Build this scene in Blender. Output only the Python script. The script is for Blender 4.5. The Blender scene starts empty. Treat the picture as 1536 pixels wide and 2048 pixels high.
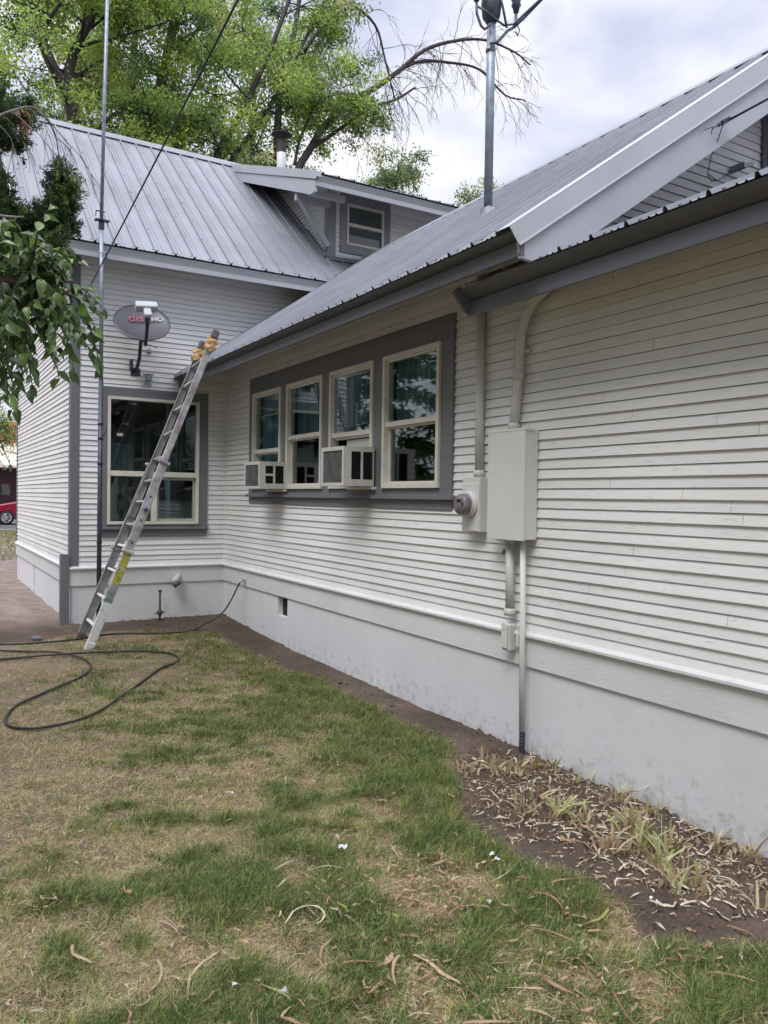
import bpy, math, random
import numpy as np
from mathutils import Vector, Matrix
R = math.radians
S = bpy.context.scene
COL = S.collection
rnd = random.Random(7)
nr = np.random.default_rng(7)

# ------------------------------------------------------------------ camera, world, light
def cam_matrix(yaw, p, r):
    f = Vector((math.sin(yaw)*math.cos(p), math.cos(yaw)*math.cos(p), math.sin(p)))
    rt = Vector((math.cos(yaw), -math.sin(yaw), 0)); up = rt.cross(f)
    c, s = math.cos(r), math.sin(r)
    a, b = c*rt + s*up, -s*rt + c*up
    return Matrix(((a.x, b.x, -f.x), (a.y, b.y, -f.y), (a.z, b.z, -f.z)))
cd = bpy.data.cameras.new('camera'); cam = bpy.data.objects.new('camera', cd); COL.objects.link(cam)
cam.matrix_world = Matrix.Translation((-3.634, -10.319, 1.6)) @ cam_matrix(R(30.7702), R(-.98176), R(.8315)).to_4x4()
cd.sensor_fit = 'HORIZONTAL'; cd.sensor_width = 36; cd.lens = 1584.12/1536*36
cd.clip_start = .05; cd.clip_end = 1500
S.camera = cam

SUN_DIR = Vector((-.62, -.42, 1.0)).normalized()          # from the scene towards the sun
el = math.asin(SUN_DIR.z); az = math.atan2(SUN_DIR.x, SUN_DIR.y)
w = bpy.data.worlds.new('World'); S.world = w; w.use_nodes = True
nt = w.node_tree; N = nt.nodes; L = nt.links
for n in list(N): N.remove(n)
out = N.new('ShaderNodeOutputWorld')
sky = N.new('ShaderNodeTexSky'); sky.sky_type = 'NISHITA'; sky.sun_disc = False
sky.sun_elevation = el; sky.sun_rotation = az; sky.air_density = 1.0; sky.dust_density = 1.0
bg = N.new('ShaderNodeBackground'); bg.inputs['Strength'].default_value = .10
tc = N.new('ShaderNodeTexCoord')
mp = N.new('ShaderNodeMapping'); mp.inputs['Scale'].default_value = (1.0, 1.0, 2.1); mp.inputs['Rotation'].default_value = (0, 0, .6)
n1 = N.new('ShaderNodeTexNoise'); n1.inputs['Scale'].default_value = 2.3; n1.inputs['Detail'].default_value = 7; n1.inputs['Roughness'].default_value = .52
n1.inputs['Distortion'].default_value = .35
L.new(tc.outputs['Generated'], mp.inputs[0]); L.new(mp.outputs[0], n1.inputs['Vector'])
cr = N.new('ShaderNodeValToRGB'); cr.color_ramp.elements[0].position = .30; cr.color_ramp.elements[1].position = .45
L.new(n1.outputs['Fac'], cr.inputs[0])
n2 = N.new('ShaderNodeTexNoise'); n2.inputs['Scale'].default_value = 3.6; n2.inputs['Detail'].default_value = 5
L.new(mp.outputs[0], n2.inputs['Vector'])
cc = N.new('ShaderNodeValToRGB')
cc.color_ramp.elements[0].position = .38; cc.color_ramp.elements[0].color = (4.3, 4.65, 6.1, 1)
cc.color_ramp.elements[1].position = .62; cc.color_ramp.elements[1].color = (7.3, 7.3, 7.8, 1)
L.new(n2.outputs['Fac'], cc.inputs[0])
mx = N.new('ShaderNodeMix'); mx.data_type = 'RGBA'
L.new(cr.outputs[0], mx.inputs[0]); L.new(sky.outputs[0], mx.inputs[6]); L.new(cc.outputs[0], mx.inputs[7])
# the overcast is thinner and brighter overhead than near the horizon
sz_ = N.new('ShaderNodeSeparateXYZ'); L.new(tc.outputs['Generated'], sz_.inputs[0])
zr = N.new('ShaderNodeMapRange'); zr.interpolation_type = 'SMOOTHSTEP'; zr.inputs[1].default_value = .55; zr.inputs[2].default_value = .95; zr.inputs[3].default_value = 0; zr.inputs[4].default_value = 1
L.new(sz_.outputs[2], zr.inputs[0])
zc_ = N.new('ShaderNodeMix'); zc_.data_type = 'RGBA'; zc_.inputs[6].default_value = (1,1,1,1); zc_.inputs[7].default_value = (4.2,4.15,4.0,1); L.new(zr.outputs[0], zc_.inputs[0])
mm_ = N.new('ShaderNodeVectorMath'); mm_.operation = 'MULTIPLY'; L.new(mx.outputs[2], mm_.inputs[0]); L.new(zc_.outputs[2], mm_.inputs[1])
L.new(mm_.outputs[0], bg.inputs['Color']); L.new(bg.outputs[0], out.inputs[0])

sd = bpy.data.lights.new('sun', 'SUN'); sd.energy = 1.5; sd.angle = R(28); sd.color = (1, .98, .95)
so = bpy.data.objects.new('sun', sd); COL.objects.link(so)
so.rotation_euler = SUN_DIR.to_track_quat('Z', 'Y').to_euler()
S.view_settings.view_transform = 'Standard'; S.view_settings.look = 'None'
S.view_settings.exposure = 0.55; S.view_settings.gamma = 1

# ------------------------------------------------------------------ helpers
class MB:
    """collects boxes, tubes and sheets; build() links them as ONE mesh object"""
    def __init__(s): s.v = []; s.f = []
    def add(s, vs, fs):
        b = len(s.v); s.v += [tuple(p) for p in vs]; s.f += [tuple(i+b for i in f) for f in fs]
    def box(s, x0, x1, y0, y1, z0, z1):
        s.add([(x0,y0,z0),(x1,y0,z0),(x1,y1,z0),(x0,y1,z0),(x0,y0,z1),(x1,y0,z1),(x1,y1,z1),(x0,y1,z1)],
              [(0,3,2,1),(4,5,6,7),(0,1,5,4),(1,2,6,5),(2,3,7,6),(3,0,4,7)])
    def obox(s, c, ax, ay, az_):
        c, ax, ay, az_ = Vector(c), Vector(ax), Vector(ay), Vector(az_)
        vs = [c + i*ax + j*ay + k*az_ for i, j, k in ((-1,-1,-1),(1,-1,-1),(1,1,-1),(-1,1,-1),(-1,-1,1),(1,-1,1),(1,1,1),(-1,1,1))]
        s.add(vs, [(0,3,2,1),(4,5,6,7),(0,1,5,4),(1,2,6,5),(2,3,7,6),(3,0,4,7)])
    def bar(s, a, b, w_, h_, up=(0,0,1)):
        a, b = Vector(a), Vector(b); d = (b-a); l = d.length; d.normalize()
        side = d.cross(Vector(up)); side.normalize(); u = side.cross(d)
        s.obox((a+b)/2, d*l/2, side*w_/2, u*h_/2)
    def prism(s, poly, ext):
        n = len(poly); e = Vector(ext)
        s.add([Vector(p) for p in poly] + [Vector(p)+e for p in poly],
              [tuple(range(n))[::-1], tuple(range(n, 2*n))] + [(i, (i+1) % n, n+(i+1) % n, n+i) for i in range(n)])
    def tube(s, pts, r, seg=10, cap=True, squash=None):
        pts = [Vector(p) for p in pts]; n = len(pts)
        rs = r if isinstance(r, (list, tuple)) else [r]*n
        t = [(pts[min(i+1, n-1)] - pts[max(i-1, 0)]).normalized() for i in range(n)]
        u = t[0].orthogonal().normalized(); rings = []
        for i in range(n):
            u = (u - t[i]*u.dot(t[i])); u = u.normalized() if u.length > 1e-6 else t[i].orthogonal().normalized()
            b = t[i].cross(u)
            rings.append([pts[i] + (u*math.cos(2*math.pi*k/seg) + b*math.sin(2*math.pi*k/seg))*rs[i] for k in range(seg)])
        vs = [p for ring in rings for p in ring]; fs = []
        for i in range(n-1):
            for k in range(seg):
                a = i*seg+k; c = i*seg+(k+1) % seg
                fs.append((a, c, c+seg, a+seg))
        if cap: fs.append(tuple(range(seg))[::-1]); fs.append(tuple(range((n-1)*seg, n*seg)))
        s.add(vs, fs)
    def lathe(s, prof, c, axis, seg=24):
        c = Vector(c); a = Vector(axis).normalized(); u = a.orthogonal().normalized(); b = a.cross(u)
        vs = []; fs = []
        for (rr, h) in prof:
            for k in range(seg):
                an = 2*math.pi*k/seg; vs.append(c + a*h + (u*math.cos(an)+b*math.sin(an))*rr)
        for i in range(len(prof)-1):
            for k in range(seg):
                q = i*seg+k; q2 = i*seg+(k+1) % seg; fs.append((q, q2, q2+seg, q+seg))
        s.add(vs, fs)
    def build(s, name, mat, parent=None, origin=None, smooth=False, bevel=0, **tags):
        org = Vector(origin) if origin is not None else (parent['_o'] if parent is not None else Vector((0,0,0)))
        org = Vector(org)
        me = bpy.data.meshes.new(name)
        me.from_pydata([(p[0]-org.x, p[1]-org.y, p[2]-org.z) for p in s.v], [], s.f)
        me.materials.append(mat); me.validate()
        if smooth:
            me.polygons.foreach_set('use_smooth', [True]*len(me.polygons))
        o = bpy.data.objects.new(name, me); COL.objects.link(o)
        if bevel:
            m = o.modifiers.new('bevel', 'BEVEL'); m.width = bevel; m.segments = 2; m.limit_method = 'ANGLE'; m.angle_limit = R(40)
        if smooth == 'auto' :
            pass
        if parent is not None:
            o.parent = parent; o['_o'] = list(org)
            ro = Vector(parent['_o']); o.location = org - ro
        else:
            o.location = org; o['_o'] = list(org)
        for k, v_ in tags.items(): o[k] = v_
        return o
def thing(name, loc, label, cat, group=None):
    o = bpy.data.objects.new(name, None); COL.objects.link(o); o.location = loc; o['_o'] = list(loc)
    o.empty_display_size = .1
    o['label'] = label; o['category'] = cat
    if group: o['group'] = group
    return o
def tag(o, label, cat, group=None):
    o['label'] = label; o['category'] = cat
    if group: o['group'] = group
    return o
def np_mesh(name, V, F, mat, parent=None, col=None, smooth=False, loc=(0,0,0)):
    """V (n,3) float, F (m,k) int with k constant"""
    me = bpy.data.meshes.new(name); V = np.asarray(V, np.float32) - np.array(loc, np.float32); F = np.asarray(F, np.int32)
    me.vertices.add(len(V)); me.vertices.foreach_set('co', V.ravel())
    k = F.shape[1]; me.loops.add(F.size); me.loops.foreach_set('vertex_index', F.ravel())
    me.polygons.add(len(F)); me.polygons.foreach_set('loop_start', np.arange(0, F.size, k, dtype=np.int32))
    me.polygons.foreach_set('loop_total', np.full(len(F), k, np.int32))
    if smooth: me.polygons.foreach_set('use_smooth', np.ones(len(F), bool))
    me.update(calc_edges=True)
    if col is not None:
        a = me.color_attributes.new('tint', 'FLOAT_COLOR', 'POINT')
        c4 = np.ones((len(V), 4), np.float32); c4[:, :3] = col; a.data.foreach_set('color', c4.ravel())
    me.materials.append(mat)
    o = bpy.data.objects.new(name, me); COL.objects.link(o); o.location = loc; o['_o'] = list(loc)
    if parent is not None: o.parent = parent; o.location = Vector(loc) - Vector(parent['_o'])
    return o
_perm = nr.random((64, 64))
def vnoise(x, y, sc, seed=0):
    x = np.asarray(x)/sc + seed*13.7; y = np.asarray(y)/sc + seed*7.3
    xi = np.floor(x).astype(int); yi = np.floor(y).astype(int); fx = x-xi; fy = y-yi
    fx = fx*fx*(3-2*fx); fy = fy*fy*(3-2*fy)
    g = lambda a, b: _perm[a % 64, b % 64]
    return (g(xi, yi)*(1-fx)+g(xi+1, yi)*fx)*(1-fy) + (g(xi, yi+1)*(1-fx)+g(xi+1, yi+1)*fx)*fy

# ------------------------------------------------------------------ materials
def mat(name, color, rough=.6, metal=0, var=.0, vscale=6, bump=0, bscale=40, spec=.5, col2=None, stretch=None, detail=5, thr=(.35,.65)):
    m = bpy.data.materials.new(name); m.use_nodes = True; t = m.node_tree; b = t.nodes['Principled BSDF']
    b.inputs['Roughness'].default_value = rough; b.inputs['Metallic'].default_value = metal
    b.inputs['Specular IOR Level'].default_value = spec
    b.inputs['Base Color'].default_value = (*color, 1)
    tcn = t.nodes.new('ShaderNodeTexCoord'); vec = tcn.outputs['Object']
    if stretch:
        mpn = t.nodes.new('ShaderNodeMapping'); mpn.inputs['Scale'].default_value = stretch
        t.links.new(vec, mpn.inputs[0]); vec = mpn.outputs[0]
    if var or col2:
        c2 = col2 if col2 else tuple(max(0, c*(1-var)) for c in color)
        no = t.nodes.new('ShaderNodeTexNoise'); no.inputs['Scale'].default_value = vscale; no.inputs['Detail'].default_value = detail
        t.links.new(vec, no.inputs['Vector'])
        rp = t.nodes.new('ShaderNodeValToRGB'); rp.color_ramp.elements[0].position = thr[0]; rp.color_ramp.elements[1].position = thr[1]
        rp.color_ramp.elements[0].color = (*c2, 1); rp.color_ramp.elements[1].color = (*color, 1)
        t.links.new(no.outputs['Fac'], rp.inputs[0]); t.links.new(rp.outputs[0], b.inputs['Base Color'])
    if bump:
        nb = t.nodes.new('ShaderNodeTexNoise'); nb.inputs['Scale'].default_value = bscale; nb.inputs['Detail'].default_value = 6
        t.links.new(vec, nb.inputs['Vector'])
        bn = t.nodes.new('ShaderNodeBump'); bn.inputs['Strength'].default_value = bump; bn.inputs['Distance'].default_value = .01
        t.links.new(nb.outputs['Fac'], bn.inputs['Height']); t.links.new(bn.outputs[0], b.inputs['Normal'])
    return m
def paint_mat(name, base, worn, stretch, flecks=.62, bump=.35):
    """painted old wood: slight tone drift, brush grain, a few chipped flecks"""
    m = mat(name, base, .55, var=.09, vscale=1.3, spec=.35)
    t = m.node_tree; b = t.nodes['Principled BSDF']
    tcn = t.nodes.new('ShaderNodeTexCoord'); mpn = t.nodes.new('ShaderNodeMapping'); mpn.inputs['Scale'].default_value = stretch
    t.links.new(tcn.outputs['Object'], mpn.inputs[0])
    no = t.nodes.new('ShaderNodeTexNoise'); no.inputs['Scale'].default_value = 9; no.inputs['Detail'].default_value = 8; no.inputs['Roughness'].default_value = .62
    t.links.new(mpn.outputs[0], no.inputs['Vector'])
    rp = t.nodes.new('ShaderNodeValToRGB'); rp.color_ramp.elements[0].position = flecks; rp.color_ramp.elements[1].position = flecks+.035
    t.links.new(no.outputs['Fac'], rp.inputs[0])
    old = b.inputs['Base Color'].links[0].from_socket
    mxn = t.nodes.new('ShaderNodeMix'); mxn.data_type = 'RGBA'; mxn.inputs[7].default_value = (*worn, 1)
    mul = t.nodes.new('ShaderNodeMath'); mul.operation = 'MULTIPLY'; mul.inputs[1].default_value = .55
    t.links.new(rp.outputs[0], mul.inputs[0]); t.links.new(mul.outputs[0], mxn.inputs[0])
    t.links.new(old, mxn.inputs[6]); t.links.new(mxn.outputs[2], b.inputs['Base Color'])
    bn = t.nodes.new('ShaderNodeBump'); bn.inputs['Strength'].default_value = bump; bn.inputs['Distance'].default_value = .004
    t.links.new(no.outputs['Fac'], bn.inputs['Height']); t.links.new(bn.outputs[0], b.inputs['Normal'])
    return m
M = {}
M['siding_y'] = paint_mat('siding paint along y', (.72,.715,.70), (.42,.41,.40), (9, .9, 9))
M['siding_x'] = paint_mat('siding paint along x', (.75,.75,.755), (.44,.44,.44), (.9, 9, 9))
M['skirt'] = paint_mat('skirt paint', (.66,.665,.66), (.42,.41,.39), (1.2, 1.2, 9), .63, .5)
M['trim'] = paint_mat('grey trim paint', (.158,.161,.174), (.25,.25,.27), (5,5,1), .66, .3)
M['fascia_dark'] = paint_mat('dark grey fascia paint', (.12,.125,.145), (.2,.2,.22), (5,1,5), .66, .3)
M['barge'] = paint_mat('light grey board paint', (.40,.41,.445), (.25,.25,.27), (2,2,2), .64, .6)
M['trim_mid'] = paint_mat('mid grey trim paint', (.235,.24,.265), (.3,.3,.32), (5,5,1), .66, .3)
M['soffit'] = mat('soffit paint', (.50,.48,.42), .7, var=.15, vscale=3)
M['frame'] = mat('cream window vinyl', (.64,.615,.54), .45, var=.12, vscale=5)
M['frame_green'] = mat('inner sash vinyl', (.30,.36,.30), .5)
M['metal_roof'] = mat('ribbed roof metal', (.21,.22,.25), .55, metal=.1, var=.2, vscale=1.3, bump=.1, bscale=5)
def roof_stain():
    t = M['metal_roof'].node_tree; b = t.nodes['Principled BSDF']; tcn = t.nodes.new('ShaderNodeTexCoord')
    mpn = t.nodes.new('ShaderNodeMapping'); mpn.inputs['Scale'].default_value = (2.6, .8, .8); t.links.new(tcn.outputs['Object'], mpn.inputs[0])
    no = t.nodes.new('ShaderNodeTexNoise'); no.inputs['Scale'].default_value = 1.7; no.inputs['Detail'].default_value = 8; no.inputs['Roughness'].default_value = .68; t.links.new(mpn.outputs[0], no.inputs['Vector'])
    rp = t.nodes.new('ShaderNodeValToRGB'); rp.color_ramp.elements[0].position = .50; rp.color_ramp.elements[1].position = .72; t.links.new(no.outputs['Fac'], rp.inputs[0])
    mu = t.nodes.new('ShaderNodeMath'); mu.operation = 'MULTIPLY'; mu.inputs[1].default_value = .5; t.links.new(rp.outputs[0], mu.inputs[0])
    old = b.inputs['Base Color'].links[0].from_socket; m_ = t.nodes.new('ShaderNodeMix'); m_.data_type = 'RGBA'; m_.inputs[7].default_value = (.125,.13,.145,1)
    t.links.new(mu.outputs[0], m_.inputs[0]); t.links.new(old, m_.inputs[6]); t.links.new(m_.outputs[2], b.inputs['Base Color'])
M['trim_metal'] = mat('roof edge metal', (.46,.47,.50), .38, metal=.25, var=.08, vscale=2)
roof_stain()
M['screw'] = mat('roof screw', (.16,.16,.18), .5, metal=.5)
M['galv'] = mat('galvanised pipe', (.27,.32,.38), .45, metal=.45, var=.3, vscale=14, bump=.1, bscale=60)
M['galv_dark'] = mat('weathered dark pipe', (.055,.065,.085), .5, metal=.3, var=.4, vscale=25)
M['alu'] = mat('worn aluminium', (.50,.495,.505), .5, metal=.2, col2=(.25,.24,.25), vscale=9, bump=.2, bscale=50)
M['alu_dark'] = mat('dull aluminium', (.38,.375,.385), .55, metal=.3, var=.35, vscale=10, bump=.2, bscale=60)
M['white_spatter'] = mat('paint spattered rail', (.64,.66,.64), .6, col2=(.40,.40,.39), vscale=16, thr=(.3,.45))
M['green_smear'] = mat('green paint smear', (.09,.17,.15), .6, col2=(.30,.33,.32), vscale=22)
M['yellow'] = mat('faded yellow sticker', (.42,.42,.05), .6, col2=(.16,.17,.08), vscale=45, thr=(.38,.5))
M['cloth'] = mat('yellow cloth', (.62,.43,.20), .9, col2=(.35,.20,.08), vscale=26, bump=.8, bscale=40)
M['rubber'] = mat('brown rubber', (.13,.105,.10), .7, var=.4, vscale=30)
M['black_plastic'] = mat('black plastic', (.018,.018,.022), .45)
M['dish'] = mat('dish grey', (.060,.060,.072), .42, var=.12, vscale=4)
M['lnb'] = mat('light grey plastic', (.38,.39,.42), .45, var=.12, vscale=9)
M['red_ink'] = mat('red letters', (.30,.06,.08), .5)
M['white_ink'] = mat('white letters', (.42,.42,.46), .5)
M['box'] = mat('painted steel box', (.60,.60,.575), .45, var=.06, vscale=2.5, bump=.08, bscale=30)
M['conduit'] = mat('painted conduit', (.55,.55,.52), .5, var=.1, vscale=6)
M['ac'] = mat('beige enamel', (.46,.455,.425), .45, col2=(.36,.34,.30), vscale=9, thr=(.25,.42))
M['ac_grille'] = mat('dusty coil fins', (.17,.165,.165), .8, col2=(.09,.085,.085), vscale=7, bump=.5, bscale=90)
M['dark'] = mat('dark vent', (.012,.012,.014), .8)
M['meter_glass'] = mat('meter cover', (.20,.17,.20), .15, var=.2, vscale=20)
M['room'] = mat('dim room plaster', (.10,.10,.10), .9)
M['curtain'] = mat('teal grey curtain', (.20,.27,.30), .9, var=.4, vscale=4, stretch=(6,6,.3))
M['blind'] = mat('white blind', (.55,.55,.52), .8)
M['rust'] = mat('rusty pipe', (.085,.07,.065), .7, col2=(.05,.045,.05), vscale=20)
M['white_pvc'] = mat('grey white plastic pipe', (.45,.46,.48), .5)
M['hose'] = mat('black hose', (.028,.027,.027), .5, var=.3, vscale=20)
M['cable'] = mat('black cable', (.012,.012,.018), .5)
M['cable_blue'] = mat('weathered blue grey cable', (.055,.065,.12), .5)
M['insul'] = mat('glazed brown insulator', (.04,.042,.085), .3)
M['chimney'] = mat('white metal flue', (.60,.61,.64), .4, var=.1, vscale=6)
M['soot'] = mat('sooty black metal', (.03,.03,.034), .7)
M['bark'] = mat('grey brown bark', (.075,.062,.060), .9, col2=(.03,.026,.028), vscale=7, bump=1, bscale=22, stretch=(3,3,.7))
M['bark_pale'] = mat('dead grey wood', (.22,.19,.17), .9, col2=(.10,.085,.08), vscale=14, bump=.6, bscale=40)
M['red_wood'] = mat('red brown branch bark', (.085,.045,.042), .8, col2=(.035,.02,.02), vscale=12, bump=.8, bscale=30)
M['paper'] = mat('white paper', (.72,.74,.80), .8, var=.15, vscale=30)
M['stone'] = mat('grey stone', (.18,.18,.19), .9, var=.3, vscale=20, bump=.5, bscale=30)
M['asphalt'] = mat('asphalt', (.085,.083,.082), .9, var=.25, vscale=2, bump=.3, bscale=60)
M['kerb'] = mat('kerb concrete', (.30,.28,.26), .9, var=.2, vscale=3)

# foundation: painted concrete, blotched and splashed with mud specks near the soil
def foundation_mat():
    m = mat('painted foundation', (.65,.657,.67), .7, var=.08, vscale=1.6, bump=.35, bscale=9)
    t = m.node_tree; b = t.nodes['Principled BSDF']; tcn = t.nodes.new('ShaderNodeTexCoord')
    sp = t.nodes.new('ShaderNodeSeparateXYZ'); t.links.new(tcn.outputs['Object'], sp.inputs[0])
    mr = t.nodes.new('ShaderNodeMapRange'); mr.inputs[1].default_value = .16; mr.inputs[2].default_value = -.16; mr.inputs[3].default_value = .0; mr.inputs[4].default_value = .16
    t.links.new(sp.outputs[2], mr.inputs[0])
    no = t.nodes.new('ShaderNodeTexNoise'); no.inputs['Scale'].default_value = 14; no.inputs['Detail'].default_value = 9; no.inputs['Roughness'].default_value = .7
    t.links.new(tcn.outputs['Object'], no.inputs['Vector'])
    ad = t.nodes.new('ShaderNodeMath'); t.links.new(mr.outputs[0], ad.inputs[0]); t.links.new(no.outputs['Fac'], ad.inputs[1])
    rp = t.nodes.new('ShaderNodeValToRGB'); rp.color_ramp.elements[0].position = .60; rp.color_ramp.elements[1].position = .95
    t.links.new(ad.outputs[0], rp.inputs[0])
    old = b.inputs['Base Color'].links[0].from_socket
    mxn = t.nodes.new('ShaderNodeMix'); mxn.data_type = 'RGBA'; mxn.inputs[7].default_value = (.20,.175,.165,1)
    t.links.new(rp.outputs[0], mxn.inputs[0]); t.links.new(old, mxn.inputs[6]); t.links.new(mxn.outputs[2], b.inputs['Base Color'])
    return m
M['foundation'] = foundation_mat()

def glass_mat():
    m = bpy.data.materials.new('window glass'); m.use_nodes = True; t = m.node_tree
    for n in list(t.nodes): t.nodes.remove(n)
    o = t.nodes.new('ShaderNodeOutputMaterial'); mix = t.nodes.new('ShaderNodeMixShader')
    tr = t.nodes.new('ShaderNodeBsdfTransparent'); tr.inputs[0].default_value = (.84,.93,.93,1)
    gl = t.nodes.new('ShaderNodeBsdfGlossy'); gl.inputs['Roughness'].default_value = .02; gl.inputs[0].default_value = (.9,.93,.95,1)
    fr = t.nodes.new('ShaderNodeFresnel'); ge = t.nodes.new('ShaderNodeNewGeometry'); mi = t.nodes.new('ShaderNodeMix'); mi.inputs[2].default_value = 1.65; mi.inputs[3].default_value = 1/1.65; t.links.new(ge.outputs['Backfacing'], mi.inputs[0]); t.links.new(mi.outputs[0], fr.inputs[0])
    no = t.nodes.new('ShaderNodeTexNoise'); no.inputs['Scale'].default_value = 2.2; no.inputs['Detail'].default_value = 1
    tcn = t.nodes.new('ShaderNodeTexCoord'); t.links.new(tcn.outputs['Object'], no.inputs['Vector'])
    bn = t.nodes.new('ShaderNodeBump'); bn.inputs['Strength'].default_value = .12; bn.inputs['Distance'].default_value = .01
    t.links.new(no.outputs['Fac'], bn.inputs['Height']); t.links.new(bn.outputs[0], gl.inputs['Normal'])
    t.links.new(fr.outputs[0], mix.inputs[0]); t.links.new(tr.outputs[0], mix.inputs[1]); t.links.new(gl.outputs[0], mix.inputs[2])
    t.links.new(mix.outputs[0], o.inputs[0]); return m
M['glass'] = glass_mat()

def leaf_mat(name, transl=.35, rough=.5, spec=.25):
    m = bpy.data.materials.new(name); m.use_nodes = True; t = m.node_tree; b = t.nodes['Principled BSDF']
    at = t.nodes.new('ShaderNodeAttribute'); at.attribute_name = 'tint'
    t.links.new(at.outputs['Color'], b.inputs['Base Color']); b.inputs['Roughness'].default_value = rough
    b.inputs['Specular IOR Level'].default_value = spec
    if transl:
        o = t.nodes['Material Output']; tl = t.nodes.new('ShaderNodeBsdfTranslucent'); ms = t.nodes.new('ShaderNodeMixShader')
        hs = t.nodes.new('ShaderNodeHueSaturation'); hs.inputs['Value'].default_value = 1.5; hs.inputs['Hue'].default_value = .485
        t.links.new(at.outputs['Color'], hs.inputs['Color']); t.links.new(hs.outputs[0], tl.inputs[0])
        ms.inputs[0].default_value = transl
        t.links.new(b.outputs[0], ms.inputs[1]); t.links.new(tl.outputs[0], ms.inputs[2]); t.links.new(ms.outputs[0], o.inputs[0])
    return m
M['leaf'] = leaf_mat('tree leaf', .42); M['leaf_near'] = leaf_mat('near glossy leaf', .22, .38, .6); M['blade'] = leaf_mat('grass blade', .25, .6, .2); M['dry'] = leaf_mat('dry leaf', .15, .7, .2)

# ------------------------------------------------------------------ ground
def gz(x, y):
    x = np.asarray(x, float); y = np.asarray(y, float)
    z = np.where(y > 0, .0045*np.minimum(np.maximum(y, 0), 35), -.14*(1-np.exp(np.minimum(y, 0)/2.2)))
    near = np.clip(1-(np.abs(y+3)-9)/6, 0, 1)*np.clip(1-(np.abs(x+2)-6)/5, 0, 1)
    z = z + near*(.022*(vnoise(x, y, .55, 1)-.5) + .012*(vnoise(x, y, .17, 2)-.5) + .006*(vnoise(x, y, .06, 3)-.5))
    return z
EDGE = [(-9, -.9), (-2.6, -.75), (-1.75, -.62), (-1.1, -.60), (-.72, -.85), (-.50, -1.35), (-.44, -2.6), (-.36, -4.26), (-.35, -5.44), (-.47, -5.95), (-.85, -6.45), (-1.08, -7.0),
        (-1.18, -7.45), (-1.04, -7.72), (-1.02, -7.95), (-1.12, -8.2), (-.78, -8.45), (-.5, -8.8), (-.35, -9.6), (-.3, -14)]
def lawn_mask(x, y):
    """signed softness: >0 inside the lawn (metres from the edge, approx.)"""
    x = np.asarray(x, float); y = np.asarray(y, float)
    x = x + .13*(vnoise(x, y, .35, 5)-.5); y = y + .16*(vnoise(x, y, .4, 6)-.5)
    ex = np.array([e[0] for e in EDGE][4:]); ey = np.array([e[1] for e in EDGE][4:])
    bx = np.interp(-y, -ey, ex)
    tx = np.array([e[0] for e in EDGE][:5]); ty = np.array([e[1] for e in EDGE][:5])
    by = np.interp(x, tx, ty)
    return np.minimum(bx-x, by-y)
def axis(lo, a, b, hi, step):
    c = list(np.arange(a, b+1e-6, step)); l = []; s_ = step; p = a
    while p > lo: s_ *= 1.25; p -= s_; l.append(max(p, lo))
    r_ = []; s_ = step; p = b
    while p < hi: s_ *= 1.25; p += s_; r_.append(min(p, hi))
    return np.array(l[::-1] + c + r_)
xs = axis(-400, -5.2, .3, 400, .032); ys = axis(-120, -9.6, 3.5, 900, .032)
X, Y = np.meshgrid(xs, ys); V = np.stack([X.ravel(), Y.ravel(), gz(X, Y).ravel()], 1)
# loose crumbs in the bare soil
soil = (lawn_mask(V[:,0], V[:,1]) < 0) & (V[:,0] > -5) & (V[:,1] > -10) & (V[:,1] < 1)
V[soil, 2] += .016*np.abs(nr.normal(size=soil.sum()))*(nr.random(soil.sum()) > .55)*np.where(V[soil,1] < -5.6, 1.3, .35)
nx, ny = len(xs), len(ys); ii = np.arange((ny-1)*(nx-1)); q = (ii//(nx-1))*nx + ii % (nx-1)
F = np.stack([q, q+1, q+nx+1, q+nx], 1)
lm = lawn_mask(V[:,0], V[:,1]); a = np.clip(lm/.08+.5, 0, 1)
far = (V[:,1] > 9.5) & (V[:,1] < 23); a = np.where(far & (V[:,0] < 40), 1, a)
pm = np.clip((V[:,1]+.3)/1.2, 0, 1)*np.clip((-1.0-V[:,0]+.04*V[:,1])/.8, 0, 1)*np.clip((22-V[:,1])/4, 0, 1)
a = np.where((V[:,1] > 9.5), a*np.clip((V[:,0]+1.35-.03*V[:,1])/.5, 0, 1), a)
gcol = np.stack([a, pm, a], 1)
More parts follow.
